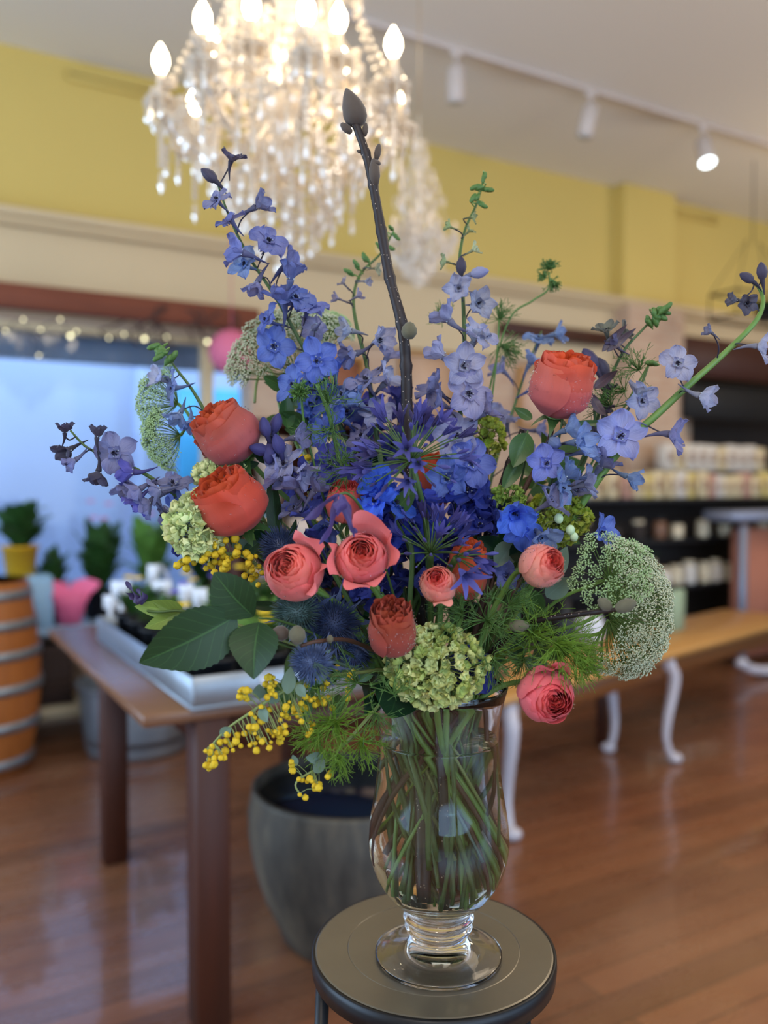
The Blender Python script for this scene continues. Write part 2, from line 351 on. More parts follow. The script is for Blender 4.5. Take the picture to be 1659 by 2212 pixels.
def chandelier(loc, S, label, lit=True, outer=8, inner=5, seed=1):
    rnd = random.Random(seed); t = thing('chandelier', label, 'chandelier', loc)
    def bead(mb, p, r): mb.ball(p, r*1.25*S, 0, 6, 3)
    def drop(mb, p, L):
        L *= .8
        mb.lathe([(.001*S, 0), (.006*S, -.006*S), (.009*S, -L*.62*S), (.006*S, -L*.85*S), (.001*S, -L*S)], 6, 0, Matrix.Translation(p))
    def swag(p, q, sag, n=11, r=.0085):
        mb = MB()
        for i in range(n+1):
            f = i/n; c = lerp(p, q, f)-V((0, 0, sag*4*f*(1-f))); bead(mb, c, r*rnd.uniform(.75, 1.15))
        mb.build('bead_string', M_cry, t, smooth=False)
    # local origin = height of the lower candle ring
    s = MB(); s.lathe([(z[0]*S, z[1]*S) for z in ((.004, 1.25), (.012, .95), (.03, .9), (.012, .84), (.035, .7), (.05, .62), (.02, .55), (.03, .4), (.06, .3), (.025, .22), (.03, .1), (.065, 0), (.09, -.05), (.07, -.10), (.03, -.14), (.05, -.2), (.02, -.26), (.004, -.3))], 16); s.build('stem', M_cry, t)
    arms = []
    for tier, (n, r, z0, off) in enumerate(((outer, .38, -.09, R(15)), (inner, .21, .01, R(-20)))):
        for k in range(n):
            ph = off+2*math.pi*k/n; d = V((RT.x, RT.y, 0))*math.sin(ph) - V((-BK.x, -BK.y, 0)).normalized()*math.cos(ph); d.normalize()
            rr = r*S*rnd.uniform(.97, 1.03); tip = d*rr+V((0, 0, z0*S)); arms.append((tier, ph, d, tip))
            s = MB(); s.tube(crom([d*.04*S+V((0, 0, -.08*S)), d*rr*.4+V((0, 0, (z0-.13)*S)), d*rr*.8+V((0, 0, (z0-.12)*S)), tip+V((0, 0, -.02*S))], 5), .0075*S, 6); s.build('arm', M_cry, t)
            s = MB(); s.lathe([(.006*S, -.03*S), (.034*S, -.005*S), (.045*S, .004*S), (.03*S, .006*S), (.012*S, .012*S)], 12, 0, Matrix.Translation(tip)); cup = s.build('drip_pan', M_cry, t)
            s = MB(); s.tube([tip+V((0, 0, .005*S)), tip+V((0, 0, .075*S))], .012*S, 10); s.build('candle_sleeve', M_sleeve, t)
            s = MB(); s.lathe([(.008*S, .075*S), (.017*S, .09*S), (.023*S, .108*S), (.021*S, .128*S), (.01*S, .15*S), (.001*S, .165*S)], 12, 0, Matrix.Translation(tip)); s.build('bulb', M_bulb if lit else M_sleeve, t)
            s = MB()
            for q in range(7):
                a2 = 2*math.pi*q/7; c = tip+V((math.cos(a2)*.04*S, math.sin(a2)*.04*S, 0))
                bead(s, c-V((0, 0, .008*S)), .012); bead(s, c-V((0, 0, .028*S)), .008); drop(s, c-V((0, 0, .035*S)), rnd.uniform(.035, .07))
            for q in range(5):
                c = tip+V((rnd.uniform(-.03, .03)*S, rnd.uniform(-.03, .03)*S, rnd.uniform(.01, .05)*S)); bead(s, c, rnd.uniform(.010, .016))
            s.build('pendant_ring', M_cry, cup, smooth=False)
            s = MB(); z = -.03
            while z > -.20: bead(s, tip+V((0, 0, z*S)), .009); z -= .02
            drop(s, tip+V((0, 0, z*S)), .08); s.build('hanging_drop', M_cry, t, smooth=False)
    outr = [a for a in arms if a[0] == 0]; inn = [a for a in arms if a[0] == 1]
    for L, sag in ((outr, .10), (inn, .06)):
        for i in range(len(L)):
            swag(L[i][3], L[(i+1) % len(L)][3], sag*S, 14); 
    for i, a in enumerate(outr):
        mid = a[2]*.10*S+V((0, 0, .62*S)); swag(mid, a[3], .06*S, 22); swag(a[2]*.05*S+V((0, 0, .85*S)), a[2]*.2*S+V((0, 0, .05*S)), .05*S, 20)
        swag(a[3]-V((0, 0, .03*S)), a[2]*.14*S+V((0, 0, -.30*S)), .03*S, 16)
    # crown, body and cascading basket of drops
    for (r, z, n, L) in ((.10, .78, 12, .06), (.16, .60, 14, .06), (.12, .42, 16, .07), (.17, .26, 18, .08), (.13, .15, 16, .06), (.21, .07, 22, .06), (.34, -.16, 26, .07), (.27, -.20, 24, .09), (.20, -.25, 22, .09), (.18, -.31, 18, .07), (.13, -.37, 14, .07), (.08, -.42, 9, .07), (.03, -.45, 5, .08), (.24, .0, 26, .05), (.30, -.08, 26, .05), (.20, .48, 14, .05), (.24, .34, 16, .05), (.08, .70, 8, .05), (.07, .9, 8, .05)):
        s = MB(); nn = max(3, int(n*1.15))
        s.lathe([((r-.004)*S, (z-.003)*S), ((r+.004)*S, (z-.003)*S), ((r+.004)*S, (z+.003)*S), ((r-.004)*S, (z+.003)*S), ((r-.004)*S, (z-.003)*S)], 24, cap=False)
        for k in range(nn):
            a2 = 2*math.pi*(k+rnd.uniform(-.2, .2))/nn; rj = r*rnd.uniform(.88, 1.10); c = V((math.cos(a2)*rj*S, math.sin(a2)*rj*S, (z+rnd.uniform(-.025, .025))*S))
            bead(s, c, .011); bead(s, c-V((0, 0, .02*S)), .008); bead(s, c-V((0, 0, .038*S)), .009); drop(s, c-V((0, 0, .048*S)), L*rnd.uniform(.7, 1.1))
        s.build('crystal_tier', M_cry, t, smooth=False)
    s = MB(); h = CEIL-loc[2]
    s.tube([V((0, 0, 1.2*S)), V((0, 0, h))], .006*S, 6); s.lathe([(.07*S, h-.004), (.06*S, h-.03), (.015*S, h-.06)], 16); s.build('ceiling_rose', M_brass, t)
    return t
cl = W(617, 182, 2.62); chandelier((cl.x, cl.y, cl.z), 1.0, 'large lit crystal chandelier with candle bulbs above the bouquet')
cl2 = W(905, 500, 3.7); cl2t = chandelier((cl2.x, cl2.y, cl2.z), .42, 'smaller unlit crystal chandelier hanging behind the large lit one', False, 6, 3, 5)
for i, (tx, pw2) in enumerate(((0, 14), )):
    l = bpy.data.lights.new('chandelier_glow', 'POINT'); l.energy = 30; l.color = (1, .80, .55); l.shadow_soft_size = .25
    o = bpy.data.objects.new('chandelier_glow', l); C.objects.link(o); o.location = (cl.x, cl.y, cl.z+.12)
# ------------------------------------------------------------------ left table with the plant tray
TH = .83
c_near = onz(305, 1547, TH); c_far = onz(118, 1366, TH)
tx0 = (c_near.x+c_far.x)/2; ty0 = c_near.y; ty1 = ty0+1.45; tw = 1.10
t = thing('wooden_table', 'dark-legged wooden display table holding the metal plant tray, left of the bouquet', 'table', (tx0, ty0, 0))
b = MB(); b.box((tw/2, (ty1-ty0)/2, TH-.016), (tw, ty1-ty0, .032), bev=.004); b.build('table_top', M_top, t)
b = MB(); L = ty1-ty0
lp = onz(398, 1600, .70); lx = .22
for (cx, cy_, sx, sy) in ((tw/2, .03, tw-.3, .022), (tw/2, L-.09, tw-.3, .022), (.17, L/2, .022, L-.2), (tw-.11, L/2, .022, L-.2)): b.box((cx, cy_, TH-.075), (sx, sy, .09))
b.build('apron', M_darkwood, t)
for x in (.175, tw-.12):
    for y in (.05, L-.30 if x < .5 else L-.1):
        b = MB(); b.box((x, y, (TH-.03)/2), (.088, .088, TH-.034), bev=.004); b.build('leg', M_darkwood, t)
# galvanised tray
t0 = onz(414, 1537, TH+.001); trx0 = t0.x; try0 = t0.y; trw = .62; trl = 1.12; hh = .075
t = thing('metal_tray', 'long galvanised metal tray of potted seedlings on the dark-legged table', 'tray', (trx0, try0, TH+.001))
b = MB(); b.box((trw/2, trl/2, .004), (trw, trl, .008)); b.build('tray_base', M_galv, t)
for (cx, cy_, sx, sy) in ((trw/2, .004, trw, .006), (trw/2, trl-.004, trw, .006), (.004, trl/2, .006, trl), (trw-.004, trl/2, .006, trl)):
    b = MB(); b.box((cx, cy_, .008+hh/2), (sx, sy, hh), bev=.002); b.build('side_panel', M_galv, t)
b = MB(); b.lathe([(.0, -.001), (.016, -.001), (.016, .002), (0, .002)], 3, 0, Matrix.Translation((trw*.3, -.001, .055)) @ Matrix.Rotation(R(90), 4, 'X')); b.build('arrow_badge', M_white, t)
M_leafA = plain('seedling_green', srgb(104, 150, 66), .5, transl=.3); M_leafB = plain('deep_green_leaf', srgb(52, 88, 40), .45, transl=.2); M_soil = plain('potting_soil', srgb(30, 24, 20), .95)
M_petY = plain('yellow_petal', srgb(240, 205, 50), .6); M_petV = plain('violet_petal', srgb(120, 100, 200), .6); M_petP = plain('pink_petal', srgb(240, 130, 180), .6)
def leafy(mb, n, H, rad, lw, rnd, mi=0, base=.0, up=.6):
    for i in range(n):
        a = rnd.uniform(0, 6.28); h = rnd.uniform(.35, 1)*H; d = V((math.cos(a), math.sin(a), 0)); rr = rad*rnd.uniform(.3, 1); s = V((-d.y, d.x, 0))*lw*rnd.uniform(.6, 1.2)
        p0 = V((0, 0, base)); p1 = d*rr*.55+V((0, 0, base+h*.8)); p2 = d*rr+V((0, 0, base+h*up+.3*h*rnd.random()))
        mb.grid(lambda u, v: lerp(lerp(p0, p1, v), lerp(p1, p2, v), v)+s*(u-.5)*2*math.sin(math.pi*min(1, v*.93+.04))**.8+V((0, 0, -.3*lw*abs(u-.5))), 2, 5, mi)
def potted(label, loc, pr, ph, H, rad, lw, n, potm, leafm, flower=None, seed=0, cat='potted plant', name='potted_plant', tall=.6, group=None):
    rnd = random.Random(seed); t = thing(name, label, cat, loc, group=group)
    b = MB(); b.lathe([(pr*.75, 0), (pr*.97, ph*.92), (pr*1.05, ph*.92), (pr*1.05, ph), (pr*.9, ph), (pr*.85, ph*.85)], 16); b.build('pot', potm, t)
    b = MB(); b.lathe([(.0, ph*.86), (pr*.9, ph*.86), (pr*.7, ph*.9), (0, ph*.92)], 12); b.build('soil', M_soil, t)
    b = MB(); leafy(b, n, H, rad, lw, rnd, 0, ph*.85, tall); b.build('foliage', leafm, t)
    if flower:
        for k in range(flower[1]):
            a = rnd.uniform(0, 6.28); c = V((math.cos(a)*rad*rnd.uniform(.1, .8), math.sin(a)*rad*rnd.uniform(.1, .8), ph+H*rnd.uniform(.7, 1.05))); b = MB()
            for q in range(5):
                aa = 6.28*q/5; b.ball(c+V((math.cos(aa)*flower[2]*.6, math.sin(aa)*flower[2]*.6, 0)), (flower[2]*.6, flower[2]*.6, flower[2]*.3), 0, 8, 4)
            b.build('blossom', flower[0], t)
    return t
rnd = random.Random(11); rows = [(i, j) for j in range(6) for i in range(4)]
names = ['first', 'second', 'third', 'fourth']; rn = ['front', 'second', 'third', 'fourth', 'fifth', 'back']
for (i, j) in rows:
    fl = (M_petY, 2, .016) if (i+j) % 4 == 1 else ((M_petV, 2, .014) if (i+j) % 5 == 2 else None)
    potted('seedling in a black pot, %s row of the metal tray, %s from its left side' % (rn[j], names[i]), (trx0+.09+i*.145, try0+.10+j*.175, TH+.01), .058, .10, .09+.05*(j > 1)+rnd.uniform(0, .04), .075, .018, 22, M_blackpl, M_leafA if (i*j) % 3 else M_leafB, fl, 50+i*9+j, group='seedling pots in the metal tray')
M_tag = plain('white_plant_tag', srgb(225, 228, 235), .5)
for k, (px, py, D, wd, hg) in enumerate(((262, 1270, 3.15, .075, .05), (352, 1272, 2.9, .06, .055), (402, 1278, 2.8, .05, .055), (432, 1292, 2.6, .045, .06), (478, 1296, 2.6, .05, .05), (238, 1300, 3.2, .05, .05), (330, 1240, 3.2, .04, .07))):
    p = W(px, py, D); tt = thing('plant_tag', ['tall white plant tag standing at the left edge of the tray', 'white plant tag just left of the clematis bud in the tray', 'white plant tag behind the pale green calyx in the tray', 'narrow white plant tag above the big bouquet leaf', 'white plant tag nearest the bouquet in the tray', 'small white plant tag farthest left among the seedlings', 'upright white plant tag at the back of the tray'][k], 'plant tag', (p.x, p.y, TH+.02), group='white plant tags in the metal tray')
    hz = p.z-TH-.02; b = MB(); b.box((0, 0, hz), (wd, .003, hg), rz=YAW, bev=.001); b.build('tag_face', M_tag, tt)
    b = MB(); b.box((0, 0, hz/2), (.016, .003, hz), rz=YAW); b.build('tag_spike', M_tag, tt)

# ------------------------------------------------------------------ window sill things and things by the window
sz = .626
def sill(px, py_, v=5.06): p = onv(px, py_, v); return (p.x, v, sz)
M_yelpot = plain('mustard_pot', srgb(214, 160, 20), .4); M_pinkpot = plain('pink_ribbon', srgb(255, 120, 165), .6)
potted('leafy plant in a mustard yellow pot on the sill', (sill(38, 1200)[0], 4.95, .90), .095, .16, .34, .20, .05, 46, M_yelpot, M_leafB, None, 5)
b = MB(); q = sill(38, 1200); b.box((q[0], 4.95, (.626+.90)/2), (.30, .22, .90-.626), bev=.01); tag(b.build('wooden_block', plain('block_blue', srgb(150, 190, 220), .5)), 'pale blue block on the sill under the mustard pot', 'block')
def ribbon(loc, label):
    t = thing('gift_wrapped_pot', label, 'wrapped pot', loc); b = MB(); b.lathe([(.06, 0), (.085, .10), (.12, .17), (.10, .165), (.07, .10)], 18, rib=lambda q, z: 1+.08*math.sin(q*7)); b.build('wrapping', M_pinkpot, t)
    for a in (R(-20), R(25), R(160), R(205), R(95)):
        b = MB(); d = V((math.cos(a), math.sin(a)*.3, .25)); b.grid(lambda u, v: d*v*.17*math.sin(math.pi*.5*min(1, v*1.3))+V((0, (u-.5)*.07*math.sin(math.pi*v*.9+.2), (u-.5)*.09*math.sin(math.pi*v*.9+.25)))+V((0, 0, .17)), 4, 8); b.build('ribbon_loop', M_pinkpot, t)
    return t
p = onv(150, 1265, 4.9); ribbon((p.x, 4.9, .63), 'bright pink wrapped pot with a big bow on the window sill')
p = onv(195, 1265, 4.7)
potted('dark broad-leaved plant behind the pink wrapped pot', sill(215, 1200), .10, .16, .52, .17, .055, 54, M_blackpl, M_leafB, (M_petP, 4, .02), 6)
potted('green plant with upright pale leaves at the right of the window', sill(325, 1200), .10, .16, .55, .17, .05, 50, M_blackpl, M_leafA, (M_petP, 2, .025), 8)
potted('low leafy plant on the sill to the right of the mustard pot', sill(112, 1200), .07, .13, .40, .12, .05, 40, M_blackpl, M_leafB, None, 9)
potted('bushy plant on the sill partly behind the green hydrangea', sill(440, 1200), .10, .16, .5, .17, .05, 50, M_blackpl, M_leafB, (M_petV, 6, .03), 19)
# white arch stand on a side cabinet
ar = onv(375, 1240, 4.45)
b = MB(); b.box((ar.x-.02, 4.76, .33), (.42, .22, .66), bev=.01); tag(b.build('side_cabinet', plain('slate_cabinet', srgb(52, 58, 68), .5)), 'low dark slate cabinet standing below the left window', 'cabinet')
b = MB(); b.tube(crom([V((ar.x-.10, 4.74, .662)), V((ar.x-.05, 4.74, .86)), V((ar.x, 4.74, .93)), V((ar.x+.05, 4.74, .86)), V((ar.x+.09, 4.74, .662))], 6), .014, 8); tag(b.build('arch_stand', M_white), 'small white arch-shaped stand on the slate cabinet', 'stand')
# barrel at the left edge
bp_ = onz(-40, 1660, 0); by = V((bp_.x, bp_.y+.02, 0))
t = thing('wooden_barrel', 'oak barrel with grey hoops at the left edge of the room', 'barrel', (by.x-.02, by.y, 0))
prof = [(.245+.055*math.sin(math.pi*i/16), .92*i/16) for i in range(17)]; b = MB(); b.lathe(prof, 40, rib=lambda q, z: 1-.012*abs(math.sin(q*12))**8); b.build('staves', M_barrel, t)
for z in (.06, .24, .42, .58, .72, .86):
    r = .245+.055*math.sin(math.pi*z/.92); b = MB(); b.lathe([(r+.001, z-.022), (r+.008, z-.022), (r+.008, z+.022), (r+.001, z+.022)], 40, cap=False); b.build('hoop', M_galv, t)
b = MB(); b.lathe([(0, .905), (.24, .905), (.24, .92), (0, .92)], 24); b.build('barrel_head', M_barrel, t)
# plank shelf with wicker crate between barrel and tub
a0 = onz(100, 1620, 0); 
b = MB(); b.box((a0.x-.05, a0.y+.25, .16), (.85, .30, .07), bev=.01); tag(b.build('plank_bench', plain('pale_plank', srgb(196, 182, 150), .6)), 'low pale plank bench against the wall behind the oak barrel', 'bench')
t = thing('wicker_crate', 'dark wicker crate on the pale plank bench', 'crate', (a0.x-.06, a0.y+.25, .196))
b = MB(); 
for k in range(7): b.box((0, 0, .02+.045*k), (.46, .27, .030), bev=.012)
b.box((0, 0, .16), (.43, .24, .30)); b.build('basket_body', plain('dark_wicker', srgb(58, 44, 40), .8), t)
# ribbed metal tub
tb = onz(300, 1618, 0)
t = thing('metal_tub', 'ribbed galvanised tub on the floor under the display table', 'tub', (tb.x+.0, tb.y+.02, 0))
b = MB(); b.lathe([(.0, .01), (.25, 0), (.262, .03)]+[(.262+.03*i/12+.006*(i % 2), .04+.3*i/12) for i in range(13)]+[(.305, .36), (.315, .365), (.30, .37), (.28, .35), (.27, .06), (0, .05)], 40); b.build('tub_body', M_galv, t)
# pale chequered post beside the window
g = onv(180, 1450, 5.1)
b = MB(); b.box((g.x+.1, 5.05, .35), (.12, .12, .5), bev=.01); tag(b.build('window_post', M_white), 'short pale post under the window sill', 'post')
# hanging twisted branches with little lights
M_vine = plain('dark_vine', srgb(70, 54, 50), .8); M_fairy = emis('fairy_light_bulb', (1, .92, .55), 5)
rnd = random.Random(21); vx = onv(385, 700, 4.95)
b = MB()
for k in range(14):
    p = V((vx.x+rnd.uniform(-.28, .35), 4.95+rnd.uniform(-.04, .04), 2.42)); pts = [p]
    for i in range(5): p = p+V((rnd.uniform(-.09, .09), rnd.uniform(-.03, .03), -rnd.uniform(.02, .07))); pts.append(p)
    b.tube(crom(pts, 3), .006, 5)
tag(b.build('twig_garland', M_vine), 'twisted dark twigs hanging under the weathered beam', 'twigs')
t = thing('fairy_light_string', 'string of tiny warm fairy lights across the top of the left window', 'string lights', (0, 0, 0))
pts = [(12, 715), (50, 690), (88, 712), (130, 690), (152, 726), (165, 716), (235, 730), (268, 722), (312, 732), (360, 728), (448, 738), (84, 768)]
P3 = [onv(x, y, 4.9) for x, y in pts]; order = sorted(range(len(P3)), key=lambda i: P3[i].x)
b = MB(); b.tube(crom([P3[i] for i in order], 4), .0025, 4); b.build('wire', M_black, t)
for i, p in enumerate(P3): b = MB(); b.ball(p, .011 if i in (4, 8, 10) else .006, 0, 8, 6); b.build('tiny_bulb', M_fairy, t)
# hanging pink lantern and brown crate with paper wrap behind the flowers at left
p = onv(500, 760, 4.8)
b = MB(); b.ball(p, .13, 0, 24, 14); b.tube([p+V((0, 0, .12)), V((p.x, p.y, CEIL-.01))], .003, 4); tag(b.build('paper_lantern', plain('pink_paper', srgb(214, 110, 140), .7)), 'round pink paper lantern hanging right of the left window', 'lantern')
q = onv(665, 880, 4.3)
t = thing('display_rack', 'tall brown wooden rack behind the left coral roses', 'rack', (q.x, 4.4, 0))
b = MB(); b.box((0, .14, .88), (.86, .02, 1.72)); b.build('back_board', M_darkwood, t)
for z in (.4, .85, 1.28, 1.72): b = MB(); b.box((0, 0, z), (.88, .30, .03), bev=.004); b.build('shelf', M_darkwood, t)
for x in (-.43, .43): b = MB(); b.box((x, 0, .88), (.04, .30, 1.74), bev=.004); b.build('side_panel', M_darkwood, t)
M_kraft = plain('kraft_paper', srgb(200, 180, 165), .8)
for k, (x, z) in enumerate(((-.25, .866), (.0, .866), (.25, .866), (-.2, 1.296), (.15, 1.296), (-.1, .416), (.2, .416))):
    b = MB(); b.lathe([(.05, 0), (.10, .26), (.11, .34), (.095, .33), (.06, .05)], 14, rib=lambda q, z: 1+.07*math.sin(5*q+k)); o = b.build('paper_sleeve', M_kraft if k % 2 else M_cream); o.location = (q.x+x, 4.36, z)
    tag(o, ['cream', 'kraft'][k % 2]+' paper sleeve on the brown rack, '+['left one of the middle shelf', 'centre one of the middle shelf', 'right one of the middle shelf', 'left one of the upper shelf', 'right one of the upper shelf', 'left one of the low shelf', 'right one of the low shelf'][k], 'paper sleeve', 'paper sleeves on the brown rack')
# ------------------------------------------------------------------ shelving along the middle and right wall
M_cand = [plain('cream_box', srgb(214, 196, 156), .6), plain('pale_yellow_box', srgb(214, 192, 118), .6), plain('white_box', srgb(214, 206, 194), .5), plain('rosy_box', srgb(190, 146, 128), .6)]
M_lab = plain('box_label', srgb(150, 120, 100), .7)
def shelf_unit(label, x0, x1, y, zs, mat, depth=.38, top=None):
    t = thing('shelf_unit', label, 'shelf', ((x0+x1)/2, y, 0)); w_ = x1-x0
    for z in zs: b = MB(); b.box((0, 0, z-.018), (w_, depth, .036), bev=.004); b.build('shelf', mat, t)
    for x in (-w_/2+.02, w_/2-.02):
        for yy in (-depth/2+.02, depth/2-.02): b = MB(); b.box((x, yy, (zs[-1])/2), (.035, .035, zs[-1]-.004)); b.build('post', mat, t)
    b = MB(); b.box((0, depth/2+.012, zs[-1]/2+.1), (w_, .012, zs[-1]-.2)); b.build('back_panel', M_dark, t)
    return t
ys = 4.72; yf = ys-.19
xA = onv(1180, 1080, yf).x; xB = 7.3
ztop = onv(1450, 1076, yf).z
shelf_unit('long black shelf unit with rows of boxed candles at right', xA, xB, ys, [.30, .62, .98, ztop], M_black)
n = 0; x = onv(1195, 1040, yf+.06).x; rnd = random.Random(9)
posw = ['leftmost', 'second', 'third', 'fourth', 'fifth', 'sixth', 'seventh', 'eighth', 'ninth', 'tenth', 'eleventh', 'twelfth', 'thirteenth', 'fourteenth', 'fifteenth', 'sixteenth', 'seventeenth', 'eighteenth', 'nineteenth', 'twentieth', 'twenty-first', 'twenty-second', 'twenty-third', 'twenty-fourth', 'twenty-fifth', 'twenty-sixth', 'twenty-seventh', 'twenty-eighth', 'twenty-ninth', 'thirtieth']
def candle_box(label, loc, w_, h_, mat, group):
    t = thing('boxed_candle', label, 'boxed candle', loc, group=group)
    b = MB(); b.box((0, 0, h_/2), (w_, w_, h_), bev=.004); b.build('box', mat, t)
    b = MB(); b.box((0, -w_/2-.0015, h_*.5), (w_*.5, .002, h_*.4)); b.build('label', M_lab, t); return t
while x < 7.15:
    w_ = rnd.choice((.085, .095, .10)); h_ = rnd.uniform(.17, .21); candle_box('boxed candle in the front row on the black shelf, %s from the left' % posw[n], (x+w_/2, yf+.07, ztop+.001), w_, h_, M_cand[n*7 % 4 if n % 3 else 0], 'front row of boxed candles'); x += w_+rnd.choice((.01, .012, .05)); n += 1
x0 = onv(1425, 980, ys+.05).x; b = MB(); b.box(((x0+7.25)/2, ys+.09, ztop+.108), (7.25-x0, .17, .214), bev=.004); tag(b.build('riser', M_black), 'black riser behind the front row of boxed candles', 'riser')
x = x0+.03; n = 0
xe = onv(1630, 980, ys+.05).x
while x < xe:
    w_ = .11; h_ = rnd.uniform(.19, .215); candle_box('boxed candle in the raised back row, %s from the left' % posw[n], (x+w_/2, ys+.07, ztop+.218), w_, h_, M_cand[(n*3+1) % 4 if n % 2 else 2], 'raised back row of boxed candles'); x += w_+.012; n += 1
# jars and pots on the lower shelves
M_jar = plain('amber_jar', srgb(120, 84, 60), .3); M_tin = plain('cream_tin', srgb(214, 200, 170), .5)
def jar(label, loc, r, h, mat, lid, group):
    t = thing('jar', label, 'jar', loc, group=group); b = MB(); b.lathe([(r*.9, 0), (r, .01), (r, h*.78), (r*.8, h*.85)], 16); b.build('body', mat, t); b = MB(); b.lathe([(r*.85, h*.85), (r*.86, h), (r*.8, h+.004)], 16); b.build('lid', lid, t)
n = 0; x = xA+.12
while x < 7.1:
    jar('small jar on the middle black shelf, %s from the left' % posw[n], (x, yf+.08, .981), .05, rnd.uniform(.10, .19), rnd.choice((M_jar, M_tin, M_dark)), rnd.choice((M_tin, M_black)), 'jars on the middle black shelf'); x += rnd.uniform(.17, .32); n += 1
n = 0; x = onv(1420, 1270, yf).x
while x < 7.1:
    jar('cream tin on the lower black shelf, %s from the left' % posw[n], (x, yf+.08, .621), .055, rnd.uniform(.13, .20), M_tin if n % 2 == 0 else M_cand[2], M_tin, 'cream tins on the lower shelf'); x += rnd.uniform(.13, .17); n += 1
p = onv(1400, 1240, yf)
potted('small leafy plant on the dark lower shelf', (p.x, yf+.08, .622), .06, .11, .22, .16, .03, 30, M_blackpl, M_leafB, None, 31)
# pale grey frame with terracotta panel in front of the shelf
f0 = onv(1580, 1240, 4.35); f1 = onv(1545, 1115, 4.35)
t = thing('metal_stand', 'pale grey metal stand with a terracotta panel at the right edge', 'stand', (f0.x, 4.35, 0))
b = MB(); b.box((.45, 0, f1.z), (1.2, .3, .075), bev=.008); b.build('stand_top', plain('pale_grey_metal', srgb(140, 146, 165), .4, .3), t)
for x in (.0, .95): b = MB(); b.box((x, -.1, f1.z/2-.03), (.06, .04, f1.z-.08)); b.build('leg', bpy.data.materials['pale_grey_metal'], t)
b = MB(); b.box((.49, .03, f1.z/2-.03), (.86, .05, f1.z-.15)); b.build('panel', plain('terracotta_panel', srgb(176, 112, 88), .8), t)
# dark folding screen / black draped board on the wall, plant baskets above
k0 = onv(1492, 830, 4.95); k1 = onv(1690, 915, 4.95)
b = MB(); b.box(((k0.x+k1.x)/2+.3, 4.98, (k0.z+k1.z)/2), (k1.x-k0.x+.7, .05, k0.z-k1.z), bev=.01); tag(b.build('blackboard', plain('blackboard_black', srgb(14, 13, 14), .7)), 'black board hung above the boxed candles at the right edge', 'blackboard')
k0 = onv(1440, 745, 5.2); 
b = MB(); b.box((k0.x+1.6, 5.15, onv(1500, 775, 5.2).z), (3.0, .10, .34), bev=.01); tag(b.build('wall_plank', M_darkwood), 'dark wooden plank on the wall right of the brick pier', 'plank')
k0 = onv(1090, 705, 5.15); k1 = onv(1298, 722, 5.15)
b = MB(); b.box(((k0.x+k1.x)/2, 5.12, k0.z-.02), (k1.x-k0.x+.1, .10, .10), bev=.01); tag(b.build('picture_rail', M_darkwood), 'dark brown rail under the frieze left of the brick pier', 'rail')
for k, (px, py, wd, hg, c, lab) in enumerate(((1180, 800, .5, .45, srgb(214, 176, 150), 'warm pale framed picture behind the right coral rose'), (930, 780, .45, .5, srgb(206, 170, 140), 'tan framed picture behind the pale blue delphiniums'), (730, 760, .4, .3, srgb(150, 96, 70), 'brown framed picture behind the magnolia branch'))):
    p = onv(px, py+60, 5.18); t = thing('framed_picture', lab, 'picture', (p.x, 5.20, p.z)); b = MB()
    for (cx, cz, sx, sz_) in ((0, hg/2, wd, .03), (0, -hg/2, wd, .03), (-wd/2, 0, .03, hg), (wd/2, 0, .03, hg)): b.box((cx, 0, cz), (sx, .04, sz_+.0), bev=.004)
    b.build('picture_frame', M_honey, t); b = MB(); b.box((0, .012, 0), (wd-.02, .01, hg-.02)); b.build('picture_canvas', plain('picture_%s' % 'abc'[k], c, .7, var=.2, nscale=5), t)
# hanging black basket frame
h0 = onv(1600, 690, 4.3)
t = thing('hanging_rack', 'thin black hanging rack at the upper right edge of the room', 'rack', h0)
b = MB()
for z in (.0, .18): 
    for (x, y) in ((0, -.12), (0, .12)): b.tube([(x-.2, y, z), (x+.5, y, z)], .008, 6)
    for x in (-.2, .5): b.tube([(x, -.12, z), (x, .12, z)], .008, 6)
for x in (-.2, .5):
    for y in (-.12, .12): b.tube([(x, y, 0), (x, y, .18)], .006, 6); b.tube([(x, y, .18), (x*.2+.1, 0, .6)], .003, 5)
b.tube([(.13, 0, .58), (.13, 0, CEIL-h0.z)], .004, 5); b.build('rack_frame', M_black, t)
potted('trailing plant in the thin black hanging rack', (h0.x+.28, h0.y, h0.z+.01), .07, .10, .16, .2, .03, 40, M_blackpl, M_leafB, None, 37, tall=.2)

# ------------------------------------------------------------------ right: long low table with cabriole legs
A_ = onz(1097, 1805, 0); C_ = onz(1440, 1650, 0); B_ = onz(1333, 1628, 0)
lu = (C_-A_); lu.z = 0; Lg = lu.length; lu.normalize(); lv = V((-lu.y, lu.x, 0))
ang = math.atan2(lu.y, lu.x); z1 = .57
t = thing('low_table', 'long honey-coloured table on white cabriole legs at right', 'table', (A_.x, A_.y, 0)); t.rotation_euler = (0, 0, ang)
b = MB(); b.box((1.35, .20, z1-.018), (3.0, .50, .036), bev=.008); b.build('table_top', M_honey, t)
b = MB(); b.box((1.35, .02, z1-.085), (2.9, .03, .10), bev=.004); b.box((1.35, .42, z1-.085), (2.9, .03, .10), bev=.004); b.build('apron', wood('brown_apron', srgb(140, 88, 46), srgb(110, 66, 34), .4), t)
M_wleg = plain('white_leg_paint', srgb(196, 192, 200), .4)
def cab(x, y, sx, sy):
    b = MB(); s = V((sx, sy, 0)); P = [(0, .50), (.035, .44), (.03, .36), (.005, .24), (-.005, .14), (.01, .07), (.035, .03)]
    b.tube(crom([V((x, y, z))+s*d for d, z in P], 5), [lerp(.034, .018, min(1, i/22)) for i in range((len(P)-1)*5+1)], 10); b.ball(V((x, y, .026))+s*.045, (.038, .038, .026), 0, 12, 8)
    b.box((x, y, .50), (.06, .06, .06), bev=.008); return b
